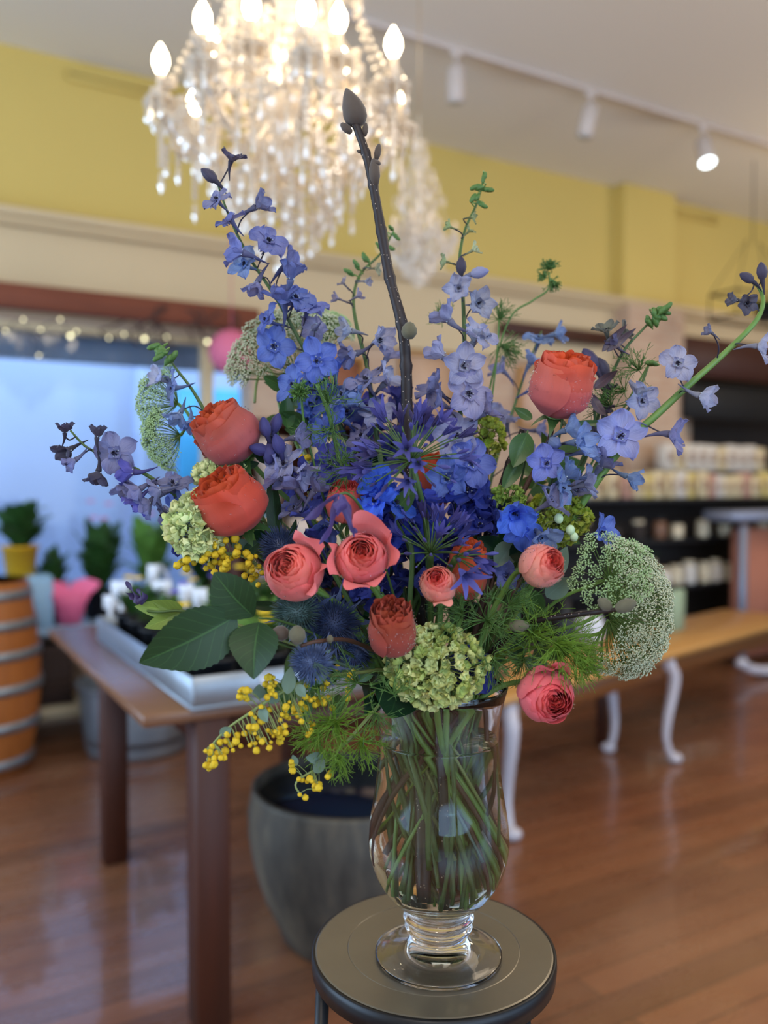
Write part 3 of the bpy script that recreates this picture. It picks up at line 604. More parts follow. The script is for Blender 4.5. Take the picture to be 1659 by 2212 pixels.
w_ = abs((B_-C_).dot(lv))
for (x, y, sx, sy) in ((0, 0, -.5, -.9), (Lg, 0, .9, -.5), (0, w_+.02, -.5, .9), ((B_-A_).dot(lu), w_+.02, -.3, .5)): cab(x, y, sx, sy).build('leg', M_wleg, t)
b = MB(); b.box(((B_-A_).dot(lu)+.08, w_+.14, .25), (.05, .05, .5), bev=.004); b.build('back_post', M_darkwood, t)
# things standing on it
def ontop(px, py): p = onz(px, py, z1); return p
p = ontop(1478, 1365); 
b = MB(); b.box((p.x, p.y+.05, z1+.115), (.125, .03, .23), rz=ang, bev=.004); tag(b.build('pale_green_card', plain('pale_green', srgb(150, 170, 140), .6)), 'pale green card standing on the honey table beside the white umbel', 'card')
p = ontop(1272, 1392); b = MB(); b.lathe([(.05, 0), (.075, .04), (.08, .1), (.06, .14), (.05, .15)], 20, 0, Matrix.Translation((p.x, p.y, z1+.001))); tag(b.build('white_pot', M_white), 'small white pot on the honey table behind the green umbel', 'pot')
p = ontop(1232, 1400); b = MB(); b.lathe([(.045, 0), (.05, .02), (.05, .16), (.02, .2), (.02, .24)], 16, 0, Matrix.Translation((p.x-.03, p.y, z1+.001))); tag(b.build('dark_bottle', M_blackpl), 'dark bottle on the honey table left of the small white pot', 'bottle')
# grey claw foot of a pedestal at the far right
p = onz(1600, 1470, 0)
t = thing('pedestal_foot', 'pale grey curved pedestal leg on the floor at the right edge', 'pedestal', (p.x, p.y, 0))
b = MB(); b.tube(crom([(-.02, 0, .10), (.02, 0, .13), (.06, 0, .09), (.2, -.03, .055), (.5, -.06, .06), (.8, -.08, .2)], 5), .035, 10); b.build('curved_leg', M_wleg, t)
b = MB(); b.box((.55, -.02, .025), (.5, .3, .05), bev=.01); b.build('base', M_black, t)

# ------------------------------------------------------------------ big metal cauldron with dark water
pc = onz(762, 2018, 0); 
t = thing('metal_cauldron', 'large weathered grey metal cauldron of dark water on the floor behind the stool', 'cauldron', (pc.x, pc.y, 0))
def pot_mat():
    n = NT('weathered_zinc'); f = n.noise(3, 6, n.obj((3, 3, .8)), .65); g = n.noise(14, 5, n.obj(), .6)
    col = n.ramp(f, [(.30, srgb(46, 43, 40)), (.5, srgb(84, 79, 70)), (.68, srgb(116, 106, 88))]); col = n.mix(n.math('MULTIPLY', g, .3), col, srgb(66, 68, 68)); return n.bsdf(col, .55, .35, bump=g, bstr=.3)
M_zinc = pot_mat()
b = MB(); b.lathe([(.0, .004), (.20, .005), (.214, .02), (.235, .07), (.272, .15), (.300, .24), (.316, .33), (.318, .40), (.306, .462), (.306, .474), (.290, .474), (.290, .46), (.30, .40), (.29, .30), (0, .25)], 48); b.build('cauldron_body', M_zinc, t)
b = MB(); b.lathe([(.0, .44), (.292, .44), (.292, .435), (0, .435)], 40)
n_ = NT('dark_water'); b.build('water', n_.bsdf(srgb(26, 38, 56), .12, spec=.9), t)

# ------------------------------------------------------------------ stool
SZ = W(936, 2042, 1.06).z; sc = W(936, 2042, 1.06); VX = W(947, 2064, 1.038)
t = thing('metal_stool', 'round black-rimmed metal stool carrying the glass vase', 'stool', (sc.x, sc.y, 0))
def stool_mat():
    n = NT('stool_bronze'); f = n.noise(5, 5, n.obj(), .6); g = n.noise(60, 3, n.obj((1, 1, 1)), .6)
    col = n.mix(f, srgb(136, 130, 116), srgb(112, 106, 94)); ro = n.math('ADD', n.math('MULTIPLY', f, .15), .30); return n.bsdf(col, ro, .75, bump=g, bstr=.03)
RS = .149
b = MB(); b.lathe([(0, SZ-.006), (RS-.004, SZ-.006), (RS-.003, SZ-.001), (RS-.005, SZ), (.1065, SZ), (.106, SZ-.0006), (.105, SZ), (0, SZ)], 96); b.build('seat', stool_mat(), t, smooth=False)
b = MB(); b.lathe([(RS-.003, SZ-.024), (RS, SZ-.026), (RS+.0015, SZ-.012), (RS+.001, SZ-.002), (RS-.0028, SZ-.0005), (RS-.004, SZ-.006)], 96); b.build('rim', M_black, t)
for k, (px) in enumerate((686, 1110, 760, 1180)):
    dd = ((-.135, -.01), (.095, -.10), (-.05, .13), (.12, .07))[k]; c = V((RT.x, RT.y, 0))*dd[0]+V((-BK.x, -BK.y, 0)).normalized()*dd[1]
    b = MB(); b.tube([c+V((0, 0, SZ-.02)), c*1.25+V((0, 0, .002))], .0085, 10); b.build('leg', M_black, t)
b = MB(); ring = []
for i in range(33): q = 2*math.pi*i/32; ring.append(V((math.cos(q)*.155, math.sin(q)*.155, .25)))
b.tube(ring, .006, 6, cap=False); b.build('foot_ring', M_black, t)
# ================================================================== vase
VXY = V((VX.x, VX.y, SZ+.0008))
def vz(z): return z
outer = [(.0755, .0), (.0765, .003), (.0745, .006), (.055, .0115), (.037, .021), (.0315, .029), (.0395, .034), (.0405, .037), (.0355, .041), (.0415, .046), (.0425, .049), (.037, .053), (.0425, .058), (.044, .061), (.043, .064), (.053, .069), (.066, .084), (.077, .103), (.0835, .127), (.0845, .146), (.082, .172), (.0775, .20), (.0735, .232), (.0720, .262), (.0735, .288), (.0780, .312), (.0825, .328)]
inner = [(.0808, .329), (.0765, .313), (.0718, .289), (.0702, .262), (.0717, .232), (.0757, .20), (.0802, .172), (.0827, .146), (.0817, .127), (.0750, .105), (.0640, .088), (.048, .0755), (.02, .071), (.0, .0705)]
def r_in(z):
    t = sorted((z_, r_) for r_, z_ in inner)
    for (a, x), (b_, y) in zip(t, t[1:]):
        if a <= z <= b_: return x+(y-x)*(z-a)/max(1e-6, b_-a)
    return .08
vase = thing('glass_vase', 'clear footed glass vase of flower stems on the metal stool', 'vase', VXY)
def spline_prof(P, n=3): return [(max(0, p.x), p.y) for p in crom([V((r, z, 0)) for r, z in P], n)]
M_glass = glass('clear_glass', (1, 1, 1), 0, 1.45)
b = MB(); pr = spline_prof(outer)+inner[:]; b.lathe([(0, .0075), (.030, .0075), (.050, .0055), (.068, .002), (.072, .0)]+pr, 72); b.build('vase_body', M_glass, vase)
WL = .266
wi = [(r+.0006, z) for r, z in inner[::-1] if z < WL]; wi[0] = (0, .0700)
b = MB(); b.lathe(wi+[(.0712, WL), (.0, WL)], 64); wo = b.build('vase_water', glass('vase_water', (.97, 1.0, .95), 0, 1.33), vase)

# ================================================================== plant materials
def petal_mat(name, edge=(1, 1, 1), veins=.25, transl=.35, inner=(1.25, 1.2, 1.15), rough=.55):
    n = NT(name); oi = n.n('ShaderNodeObjectInfo'); u, v = n.uvxy(); col = oi.outputs['Color']
    e = n.mix(1.0, col, edge, 'MULTIPLY'); i = n.mix(1.0, col, inner, 'MULTIPLY')
    c = n.mix(n.math('POWER', v, 1.3), i, e)
    cb = n.n('ShaderNodeCombineXYZ'); n.l(n.math('MULTIPLY', u, 26.0), cb.inputs[0]); n.l(n.math('MULTIPLY', v, 2.2), cb.inputs[1])
    nz = n.noise(1.0, 2, cb.outputs[0]); vn = n.math('MULTIPLY', n.math('SUBTRACT', nz, .42, clamp=True), veins*5, clamp=True)
    dk = n.mix(1.0, c, (.62, .62, .72), 'MULTIPLY'); c = n.mix(vn, c, dk)
    bl = n.noise(90, 2, n.obj()); c = n.mix(n.math('MULTIPLY', bl, .25), c, n.mix(1.0, c, (.8, .8, .85), 'MULTIPLY'))
    return n.bsdf(c, rough, bump=nz, bstr=.25, transl=transl, spec=.35, sheen=.1, bdist=.0006)
M_delph = petal_mat('delphinium_petal', (.90, .90, .96), .4, .42, (1.5, 1.4, 1.15))
M_rose_c = petal_mat('coral_rose_petal', (1.10, .95, .60), .08, .28, (.95, 1.0, 1.25))
M_rose_p = petal_mat('pink_rose_petal', (1.10, .98, .95), .08, .30, (1.0, 1.35, 1.2))
M_hyd = petal_mat('green_floret_petal', (1.08, 1.06, .85), .2, .3, (.92, .95, .85))
M_clem = petal_mat('clematis_petal', (.9, .85, 1.0), .5, .25, (1.05, 1.0, 1.0))
M_bee = plain('dark_flower_centre', srgb(28, 24, 44), .6)
M_white_c = plain('pale_flower_centre', srgb(168, 180, 190), .6)
M_stem = plain('green_stem', srgb(98, 134, 62), .45, var=.25, nscale=30)
M_stemd = plain('dark_green_stem', srgb(66, 92, 44), .5, var=.25, nscale=30)
M_stempale = plain('pale_green_stem', srgb(126, 142, 84), .5, var=.2, nscale=30)
M_pedi = plain('dusky_pedicel', srgb(46, 44, 62), .5)
M_twig = plain('brown_twig', srgb(74, 50, 38), .6, var=.3, nscale=60, bstr=.3)
def branch_mat():
    n = NT('speckled_branch'); vo = n.n('ShaderNodeTexVoronoi'); vo.inputs['Scale'].default_value = 260; n.l(n.obj((1, 1, .6)), vo.inputs['Vector'])
    f = n.math('LESS_THAN', vo.outputs['Distance'], .14); g = n.noise(50, 4, n.obj()); c = n.mix(g, srgb(22, 14, 15), srgb(44, 31, 28)); c = n.mix(f, c, srgb(190, 170, 150)); return n.bsdf(c, .55, bump=g, bstr=.4)
M_branch = branch_mat(); M_budm = plain('furry_bud', srgb(92, 88, 68), .85, var=.2, nscale=120, bstr=.3, sheen=.15)
M_budd = plain('dark_bud', srgb(72, 60, 50), .75, var=.25, nscale=80, bstr=.2, sheen=.3)
def leaf_mat(name, c, back=1.0, rough=.38, vein=(1.7, 1.5, 1.3), transl=.22, nv=7.0):
    n = NT(name); u, v = n.uvxy(); au = n.math('ABSOLUTE', n.math('SUBTRACT', u, .5))
    mid = n.math('LESS_THAN', au, .017); w_ = n.math('FRACT', n.math('MULTIPLY', n.math('SUBTRACT', v, n.math('MULTIPLY', au, .55)), nv))
    sv = n.math('MULTIPLY', n.math('LESS_THAN', n.math('ABSOLUTE', n.math('SUBTRACT', w_, .5)), .035), .55)
    f = n.math('MAXIMUM', mid, sv); g = n.noise(25, 4, n.obj()); base = n.mix(g, tuple(x*.75 for x in c), tuple(min(1, x*1.25) for x in c))
    col = n.mix(f, base, tuple(min(1, x*k) for x, k in zip(c, vein)))
    h = n.math('SUBTRACT', n.math('MULTIPLY', g, .5), f); return n.bsdf(col, rough, bump=h, bstr=.35, transl=transl, bdist=.0008)
M_leaf = leaf_mat('rose_leaf', srgb(34, 62, 32), rough=.5, vein=(2.4, 2.2, 2.0)); M_leafdk = leaf_mat('glossy_dark_leaf', srgb(26, 56, 34), rough=.25); M_leafgrey = leaf_mat('grey_green_leaf', srgb(104, 128, 112), vein=(1.1, 1.1, 1.1), transl=.15); M_leafmid = leaf_mat('mid_green_leaf', srgb(62, 96, 48))
M_leaflt = leaf_mat('light_green_leaf', srgb(130, 156, 74), vein=(1.4, 1.4, 1.4), transl=.35)
M_feath = plain('feathery_green', srgb(86, 124, 62), .5, var=.25, nscale=12, transl=.2); M_feathb = plain('bright_feathery_green', srgb(112, 148, 48), .5, var=.25, nscale=12, transl=.25)
M_umb = plain('umbel_white', srgb(192, 197, 166), .7, var=.2, nscale=60); M_umbg = plain('umbel_green', srgb(168, 196, 140), .7, var=.2, nscale=60); M_umbr = plain('umbel_ray', srgb(84, 112, 48), .5)
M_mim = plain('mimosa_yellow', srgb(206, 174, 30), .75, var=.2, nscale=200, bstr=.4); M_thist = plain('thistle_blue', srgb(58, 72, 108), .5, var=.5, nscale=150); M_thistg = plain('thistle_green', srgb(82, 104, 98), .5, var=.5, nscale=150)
M_agap = petal_mat('agapanthus_petal', (1.1, 1.1, 1.1), .3, .25, (.9, .9, .9))
M_dropw = glass('water_droplet', (1, 1, 1), 0, 1.33)

# ================================================================== routing of stems into the vase
NECKZ = SZ+.315
rs = random.Random(4)
def into_vase(P, back, r0=None, hang=.05, lean=None, seed=None, short=0):
    """points from a flower head P down through the neck to the vase floor"""
    P = V(P); a = rs.uniform(0, 6.28); ctr = V((VX.x, VX.y, 0)); off = V((P.x, P.y, 0))-ctr
    dirn = off.normalized() if off.length > 1e-3 else V((1, 0, 0))
    n1 = ctr+dirn*rs.uniform(.012, .060)+V((math.cos(a), math.sin(a), 0))*rs.uniform(0, .034); n1.z = NECKZ
    if (V((n1.x, n1.y, 0))-ctr).length > .064: n1 = ctr+(V((n1.x, n1.y, 0))-ctr).normalized()*.064+V((0, 0, NECKZ))
    zb = SZ+rs.choice((rs.uniform(.084, .10), rs.uniform(.09, .15)))+short; rb = min(.066, r_in(zb-SZ)-.010)*rs.random()**.4; a2 = rs.uniform(0, 6.28)
    n2 = ctr-dirn*rb*.6+V((math.cos(a2), math.sin(a2), 0))*rb*.8; n2.z = zb
    Q = P+V(back).normalized()*hang; mid = lerp(Q, n1, .55); d = (P-n1).length
    mid += V((0, 0, min(.04, d*.12)))
    a3 = rs.uniform(0, 6.28); pts = crom([P, Q, mid, n1, lerp(n1, n2, .5)+V((math.cos(a3), math.sin(a3), 0))*rs.uniform(.0, .035), n2], 6)
    for p in pts:                                              # keep inside the glass
        if p.z < SZ+.325:
            rad = V((p.x, p.y, 0))-ctr; m = r_in(max(.08, p.z-SZ))-.0065
            if rad.length > m: rad = rad.normalized()*m; p.x = ctr.x+rad.x; p.y = ctr.y+rad.y
    return pts
def stem_part(t, pts, r0, r1, mat=None, name='stem'):
    I = inv(t); b = MB(); n = len(pts); b.tube([I @ p for p in pts], [lerp(r0, r1, i/(n-1)) for i in range(n)], 8); return b.build(name, mat or M_stem, t)

# ================================================================== roses
def rose_petal(k, alpha, th0, R_, H, prof, curl, ruf, flare, top, seed, nu=10, nv=12, spir=.05, dr=.16, fold=0):
    rnd = random.Random(seed); ph = [rnd.uniform(0, 6.28) for _ in range(4)]
    def fn(u, v):
        x = u*2-1; wv = .42+.58*math.sin(min(1, v*1.6)*math.pi/2); wv *= 1-.22*max(0, v-.75)/.25
        th = th0+alpha*x*wv
        r = k*R_*pw(prof, v)+spir*R_*x*.5
        c = max(0, v-.70)/.30
        r += curl*R_*c*c*(1+.4*math.sin(3*x+ph[0])) + flare*R_*v*v
        r += ruf*R_*c*math.sin(5*x+ph[1]) + fold*R_*c*math.sin(9*x+ph[3])
        z = H*v*top*(1-dr*abs(x)**3*v) + .02*H*math.sin(4*x+ph[2])*c - curl*.25*H*c*c*.4
        r = max(r, .02*R_)
        return V((math.cos(th)*r, math.sin(th)*r, z-.5*H))
    b = MB(); b.grid(fn, nu, nv); return b
BUD = [(0, .10), (.12, .66), (.35, 1.0), (.6, 1.03), (.85, .90), (1, .76)]
OPEN = [(0, .10), (.12, .66), (.35, 1.0), (.6, 1.04), (.85, .92), (1, .74)]
def rose(label, px, py, D, wpx, hpx, face, kind, cols, seed, dew=0, wild=(), stemmat=None, twist=0):
    R_ = wpx/2*D/FPX/1.04; H = hpx*D/FPX*1.0; rnd = random.Random(seed); P = W(px, py, D); z = cdir(*face)
    M = frame(P, z, UP); t = thing('rose', label, 'rose', M=M, group=('coral garden roses' if kind == 'coral' else 'pink garden roses'))
    mat = M_rose_c if kind == 'coral' else M_rose_p; co, ci = cols
    if kind == 'coral': whorl = [(1.0, 4, 1.25, .13, .03, 0, .90), (.94, 4, 1.15, .12, .05, 0, .99), (.82, 5, 1.0, .10, .08, 0, 1.03), (.70, 5, 1.0, .05, .09, 0, 1.05), (.57, 5, 1.0, .02, .10, 0, 1.05), (.44, 4, 1.1, .0, .10, 0, 1.04), (.32, 4, 1.1, 0, .08, 0, 1.03), (.2, 3, 1.2, 0, .05, 0, 1.0)]; prof = BUD
    else: whorl = [(1.0, 5, .78, .10, .02, .0, .86), (.93, 5, .85, .02, .02, 0, .93), (.83, 5, .9, 0, .02, 0, .97), (.72, 5, .95, 0, .02, 0, .995), (.61, 5, 1.0, 0, .02, 0, 1.01), (.50, 5, 1.0, 0, .02, 0, 1.01), (.40, 4, 1.2, 0, .02, 0, 1.0), (.31, 4, 1.2, 0, .03, 0, .985), (.22, 4, 1.3, 0, .03, 0, .97), (.13, 3, 1.4, 0, .03, 0, .95)]; prof = OPEN
    for wi_, (k, n, al, cu, ru, fl, top) in enumerate(whorl):
        f = wi_/(len(whorl)-1)
        for q in range(n):
            th = 2*math.pi*q/n+wi_*1.9+rnd.uniform(-.2, .2)+twist
            b = rose_petal(k*rnd.uniform(.96, 1.02), al, th, R_, H, prof, cu*rnd.uniform(.2, 1.6), ru, fl, top*rnd.uniform(.95, 1.03), rnd.random(), 12 if wi_ < 4 else 9, 12 if wi_ < 3 else 9, dr=.08 if kind == 'coral' else .12, fold=(.05 if wi_ > 1 else .012) if kind == 'coral' else .004)
            o = b.build('petal', mat, t); c = tuple(lerp(a, b_, f**.8)*rnd.uniform(.93, 1.07) for a, b_ in zip(co, ci)); o.color = (*c, 1)
    for (ang_, fl, top, al) in wild:
        b = rose_petal(1.0, al, R(ang_), R_, H, prof, .35, .05, fl, top, rnd.random(), 12, 14); o = b.build('petal', mat, t); o.color = (*[x*1.0 for x in co], 1)
    for q in range(5):
        th = 2*math.pi*q/5+.4; d = V((math.cos(th), math.sin(th), 0)); s = V((-d.y, d.x, 0)); b = MB(); L = R_*rnd.uniform(.8, 1.1)
        b.grid(lambda u, v: d*(R_*.22+L*(.55*math.sin(v*1.7)))+V((0, 0, -.47*H-.10*R_+L*(-.25*v+.15*v*v) + .3*L*v*rnd_sep[q]))+s*(u-.5)*R_*.42*(1-v)**.7*(.6+v), 4, 7) if False else b.grid(lambda u, v: d*(R_*.12+L*.62*v)+V((0, 0, -.50*H+.10*R_*v-.55*L*v*v))+s*(u-.5)*R_*.5*(1-v)**.8, 4, 7)
        b.build('sepal', M_leafmid, t)
    b = MB(); b.lathe([(.0, -.62*H), (.14*R_, -.60*H), (.22*R_, -.53*H), (.25*R_, -.47*H), (.0, -.44*H)], 12); b.build('hip', M_stem, t)
    if dew:
        b = MB(); tries = 0
        for _ in range(dew):
            th = rnd.uniform(0, 6.28); v = rnd.uniform(.25, .85); r = R_*pw(prof, v)*1.0+.028*R_; rr = rnd.uniform(.00035, .0010)
            b.ball((math.cos(th)*r, math.sin(th)*r, H*v*.97-.5*H), rr, 0, 6, 4)
        d_ = b.build('dew', M_dropw, t); d_['kind'] = 'stuff'
    pts = into_vase(M @ V((0, 0, -.6*H)), -z, hang=.03); stem_part(t, pts, .0026, .0044, stemmat)
    return t
CO, CI = srgb(182, 92, 90), srgb(194, 82, 44); PO, PI_ = srgb(230, 124, 124), srgb(240, 138, 116); PPO = srgb(238, 160, 148)
rose('coral rose at far left, upper of the two beside the lavender buds', 494, 940, .98, 138, 128, (-.56, .70, .44), 'coral', (CO, CI), 1, 60)
rose('coral rose at left, directly below another coral rose and over pale green florets', 502, 1090, .95, 150, 132, (-.42, .76, .48), 'coral', (srgb(200, 80, 66), CI), 2, 90)
rose('tall dewy coral rose at upper right, highest rose of the bouquet', 1212, 838, .98, 138, 136, (.16, .90, .42), 'coral', (srgb(206, 98, 92), srgb(206, 82, 40)), 3, 260, stemmat=M_twig)
rose('dark coral rose in the lower centre above the green florets', 848, 1362, .90, 106, 150, (-.04, .72, .70), 'coral', (srgb(182, 84, 76), srgb(176, 78, 62)), 4, 220)
rose('shaded coral rose half hidden behind the upper agapanthus', 925, 1050, 1.07, 112, 120, (-.1, .95, .2), 'coral', (srgb(190, 84, 68), CI), 5)
rose('coral rose behind the small pale pink rose at lower right of centre', 1008, 1238, .97, 90, 126, (.12, .96, .25), 'coral', (srgb(206, 92, 68), CI), 6, 40)
rose('open pink rose at lower left, above the blue thistles', 634, 1236, .90, 126, 112, (-.22, .34, .92), 'pink', (PO, PI_), 11, 20, ((60, .25, 1.0, .6), (-20, .2, .95, .6)))
rose('largest open pink rose in the middle with loose outer petals', 782, 1206, .89, 112, 112, (.03, .30, .95), 'pink', (PO, srgb(246, 130, 108)), 12, 40, ((70, .42, 1.15, .72), (185, .28, .9, .6), (-100, .35, .95, .5), (10, .28, .95, .6), (-60, .2, .9, .5)))
rose('pink rose behind the drooping purple clematis', 748, 1086, .97, 92, 92, (-.05, .80, .60), 'pink', (srgb(216, 100, 96), srgb(230, 92, 80)), 13)
rose('small pale pink rose with a dropping petal, right of centre', 946, 1262, .90, 80, 80, (-.12, .42, .9), 'pink', (PPO, srgb(244, 110, 100)), 14, 60, ((-75, .5, 1.0, .45),))
rose('dewy pale pink rose beside the green umbel at right', 1170, 1222, .91, 94, 92, (.42, .28, .86), 'pink', (PPO, srgb(226, 84, 74)), 15, 160)
rose('drooping open pink rose low on the right of the vase', 1180, 1502, .92, 122, 100, (.20, -.06, .98), 'pink', (srgb(236, 118, 128), srgb(224, 92, 92)), 16, 30, ((100, .2, 1.0, .5), (70, .25, 1.0, .4)))

# ================================================================== delphiniums
def sepal(b, ang_, L, Wd, tilt, rnd, mi=0, nu=6, nv=7, cup=.25, tipback=.3):
    a = ang_; d = V((math.cos(a), math.sin(a), 0)); s = V((-d.y, d.x, 0)); zz = V((0, 0, 1)); ruf = rnd.uniform(0, 6.28); tb = tipback*rnd.uniform(.3, 1.3); tw = rnd.uniform(-.5, .5)
    ct, st = math.cos(tilt), math.sin(tilt)
    def fn(u, v):
        x = (u-.5)*2; w_ = Wd*(math.sin(math.pi*min(1, (v*.80+.10)))**.75)*(.35+.65*min(1, v*2.2)); w_ *= (1 if v < .8 else math.cos((v-.8)/.2*1.2))
        along = L*v; up = -tb*L*max(0, v-.4)**2+.13*Wd*math.sin(4.5*x+7*v+ruf)*v+cup*Wd*x*x*.5
        lx = x*w_*.5
        rad = .0012+along*st-up*ct; h = along*ct+up*st
        return d*rad+s*(lx*math.cos(tw*v))+zz*(h+lx*math.sin(tw*v))
    b.grid(fn, nu, nv, mi)
def floret_mesh(opn, seed):
    rnd = random.Random(seed); b = MB(); tilt = lerp(R(20), R(80), opn)
    for q in range(5): sepal(b, 2*math.pi*q/5+math.pi/2+rnd.uniform(-.12, .12), .0245*rnd.uniform(.92, 1.08), .021*rnd.uniform(.9, 1.1)*lerp(.75, 1, opn), tilt+rnd.uniform(-.14, .14), rnd)
    if opn > .3:
        for q in range(4): sepal(b, 2*math.pi*q/4+.6, .0095, .0085, tilt*.62, rnd, 0, 4, 4, .4)
    m1 = b.mesh('floret', M_delph)
    b = MB(); 
    for q in range(7): a = rnd.uniform(0, 6.28); r = rnd.uniform(0, .0026); b.ball((math.cos(a)*r, math.sin(a)*r, .003+rnd.uniform(0, .003)), (.0009, .0009, .0022), 0, 5, 4)
    for q in range(5): a = 2*math.pi*q/5+.3; b.ball((math.cos(a)*.0042, math.sin(a)*.0042, .0035), (.0009, .0009, .0010), 1, 5, 4)
    m2 = b.mesh('floret_centre', [M_bee, M_white_c])
    b = MB(); c = rnd.choice((-1, 1)); b.tube(crom([(0, 0, .002), (0, 0, -.006), (.001*c, .002, -.015), (.002*c, .006, -.026)], 3), [.0042, .0040, .0033, .0028, .0024, .002, .0017, .0013, .0009, .0005], 7); m3 = b.mesh('spur', M_delph)
    return m1, m2, m3
FM = {'o': [floret_mesh(lerp(.8, 1.05, i/3), 100+i) for i in range(4)], 'h': [floret_mesh(lerp(.25, .55, i/3), 200+i) for i in range(4)]}
def bud_mesh(seed):
    rnd = random.Random(seed); b = MB(); b.lathe([(.0005, -.008), (.0042, -.004), (.0055, .001), (.0046, .006), (.0022, .010), (.0004, .0115)], 10, rib=lambda q, z: 1+.10*math.cos(5*q)); m1 = b.mesh('bud', M_delph)
    b = MB(); b.tube(crom([(0, 0, -.004), (0, .001, -.012), (.002, .004, -.021)], 3), [.0028, .0026, .0022, .0018, .0013, .0009, .0004], 6); m3 = b.mesh('spur', M_delph); return m1, None, m3
FM['b'] = [bud_mesh(300+i) for i in range(2)]
def gbud_mesh(seed):
    rnd = random.Random(seed); b = MB()
    for q in range(3): b.ball((rnd.uniform(-.002, .002), rnd.uniform(-.002, .002), .002*q), (.0022, .0022, .0042), 0, 6, 5)
    return b.mesh('green_bud', M_feath), None, None
FM['g'] = [gbud_mesh(400+i) for i in range(3)]
BLUE, PALE, LAV, DEEP, LIL, DUSK, SKY = srgb(98, 122, 204), srgb(164, 172, 206), srgb(128, 132, 178), srgb(60, 70, 158), srgb(146, 152, 194), srgb(78, 76, 100), srgb(128, 152, 204)
def jit(c, rnd, a=.12): k = rnd.uniform(1-a, 1+a); return tuple(min(1, x*k*rnd.uniform(.96, 1.04)) for x in c)
def delph(label, spts, fl, cfn, seed, group='delphinium spikes', vase=True, rr=.0026, stem=None, name='delphinium', cat='delphinium', dof=.03, smat=None):
    rnd = random.Random(seed); P = crom([W(*p) for p in spts], 6)
    if vase:
        tail = into_vase(P[-1], P[-1]-P[-3], hang=.02); P = P+tail[1:]
    t = thing(name, label, cat, P[0], group=group)
    n = len(P); I = inv(t); b = MB(); b.tube([I @ p for p in P], [lerp(rr*.45, rr*1.25, min(1, i/(n*.5))) for i in range(n)], 7); b.build('stem', smat or M_stemd, t)
    SP = [(p, (p-EYEP).dot(-BK)) for p in P]
    for i, f in enumerate(fl):
        px, py, kd = f[:3]; sc = f[3] if len(f) > 3 else 1.0; col = f[4] if len(f) > 4 else None; fd = f[5] if len(f) > 5 else None
        # nearest stem point in the picture plane
        best = min(range(n), key=lambda j: (lambda q: q.length)((W(px, py, SP[j][1])-P[j])))
        j = min(n-1, best+(2 if kd != 'g' else 1)); D = SP[j][1]-rnd.uniform(.3, 1)*dof; p = W(px, py, D); base = P[j]
        off = p-base; off = off-RT*0; lat = (RT*off.dot(RT)+UP*off.dot(UP)); ln = lat.length
        if fd: z = cdir(*fd)
        else: z = (lat.normalized()*(.8+.2*(kd != 'o')) if ln > .004 else V((0, 0, 0)))+BK*rnd.uniform(.25, .95)*(1 if kd == 'o' else .45)+UP*rnd.uniform(-.35, .25)+RT*rnd.uniform(-.3, .3)
        z.normalize(); s = sc*rnd.uniform(.93, 1.07); M = I @ frame(p-z*.004*s, z, UP, s, rnd.uniform(-.5, .5) if kd == 'o' else rnd.uniform(0, 6.28))
        m1, m2, m3 = rnd.choice(FM[kd]); c = jit(col or cfn(px, py, rnd), rnd)
        o = put('bud' if kd in 'bg' else 'floret', m1, t, M, c)
        if m2: put('floret_centre', m2, o)
        if m3: put('spur', m3, o, None, tuple(x*.6 for x in c))
        bk = p-z*.008*s; b = MB(); mdl = lerp(base, bk, .55)-z*.006+UP*.002
        b.tube([I @ q for q in crom([base, mdl, bk], 4)], [.0009]*8+[.0012], 5); b.build('pedicel', M_pedi if kd != 'g' else M_stem, t)
    return t
def cyc(cols): return lambda px, py, rnd: rnd.choice(cols)
def vert(c0, c1, y0, y1): return lambda px, py, rnd: tuple(lerp(a, b, min(1, max(0, (py-y0)/(y1-y0)))) for a, b in zip(c0, c1))
delph('tall lavender to blue delphinium spike leaning up to the left under the chandelier', [(462, 372, 1.02), (492, 460, 1.02), (535, 550, 1.03), (600, 650, 1.04), (670, 780, 1.05), (740, 930, 1.06), (830, 1150, 1.06)],
 [(500, 345, 'h', .75, DUSK, (.3, .8, .3)), (448, 376, 'b', 1.15, DUSK), (467, 428, 'o', .85), (497, 470, 'o', .9), (556, 445, 'h', .95, None, (.8, .3, .3)), (582, 518, 'o', 1.0), (520, 545, 'h', 1.1), (528, 570, 'o', .95, SKY), (622, 572, 'h', 1.1, None, (.8, .5, .2)), (628, 600, 'h', 1.05), (556, 612, 'h', .9, LAV, (-.3, -.8, .2)), (640, 640, 'o', 1.05), (612, 650, 'h', 1.1), (664, 655, 'o', 1.05), (574, 690, 'o', .95), (592, 748, 'o', 1.12, BLUE, (-.05, -.05, 1)), (680, 708, 'h', 1.15, LIL, (-.1, .1, -.6)), (686, 778, 'o', 1.22, BLUE, (.05, -.15, 1)), (632, 832, 'o', 1.05, BLUE)], vert(LAV, BLUE, 420, 800), 21)
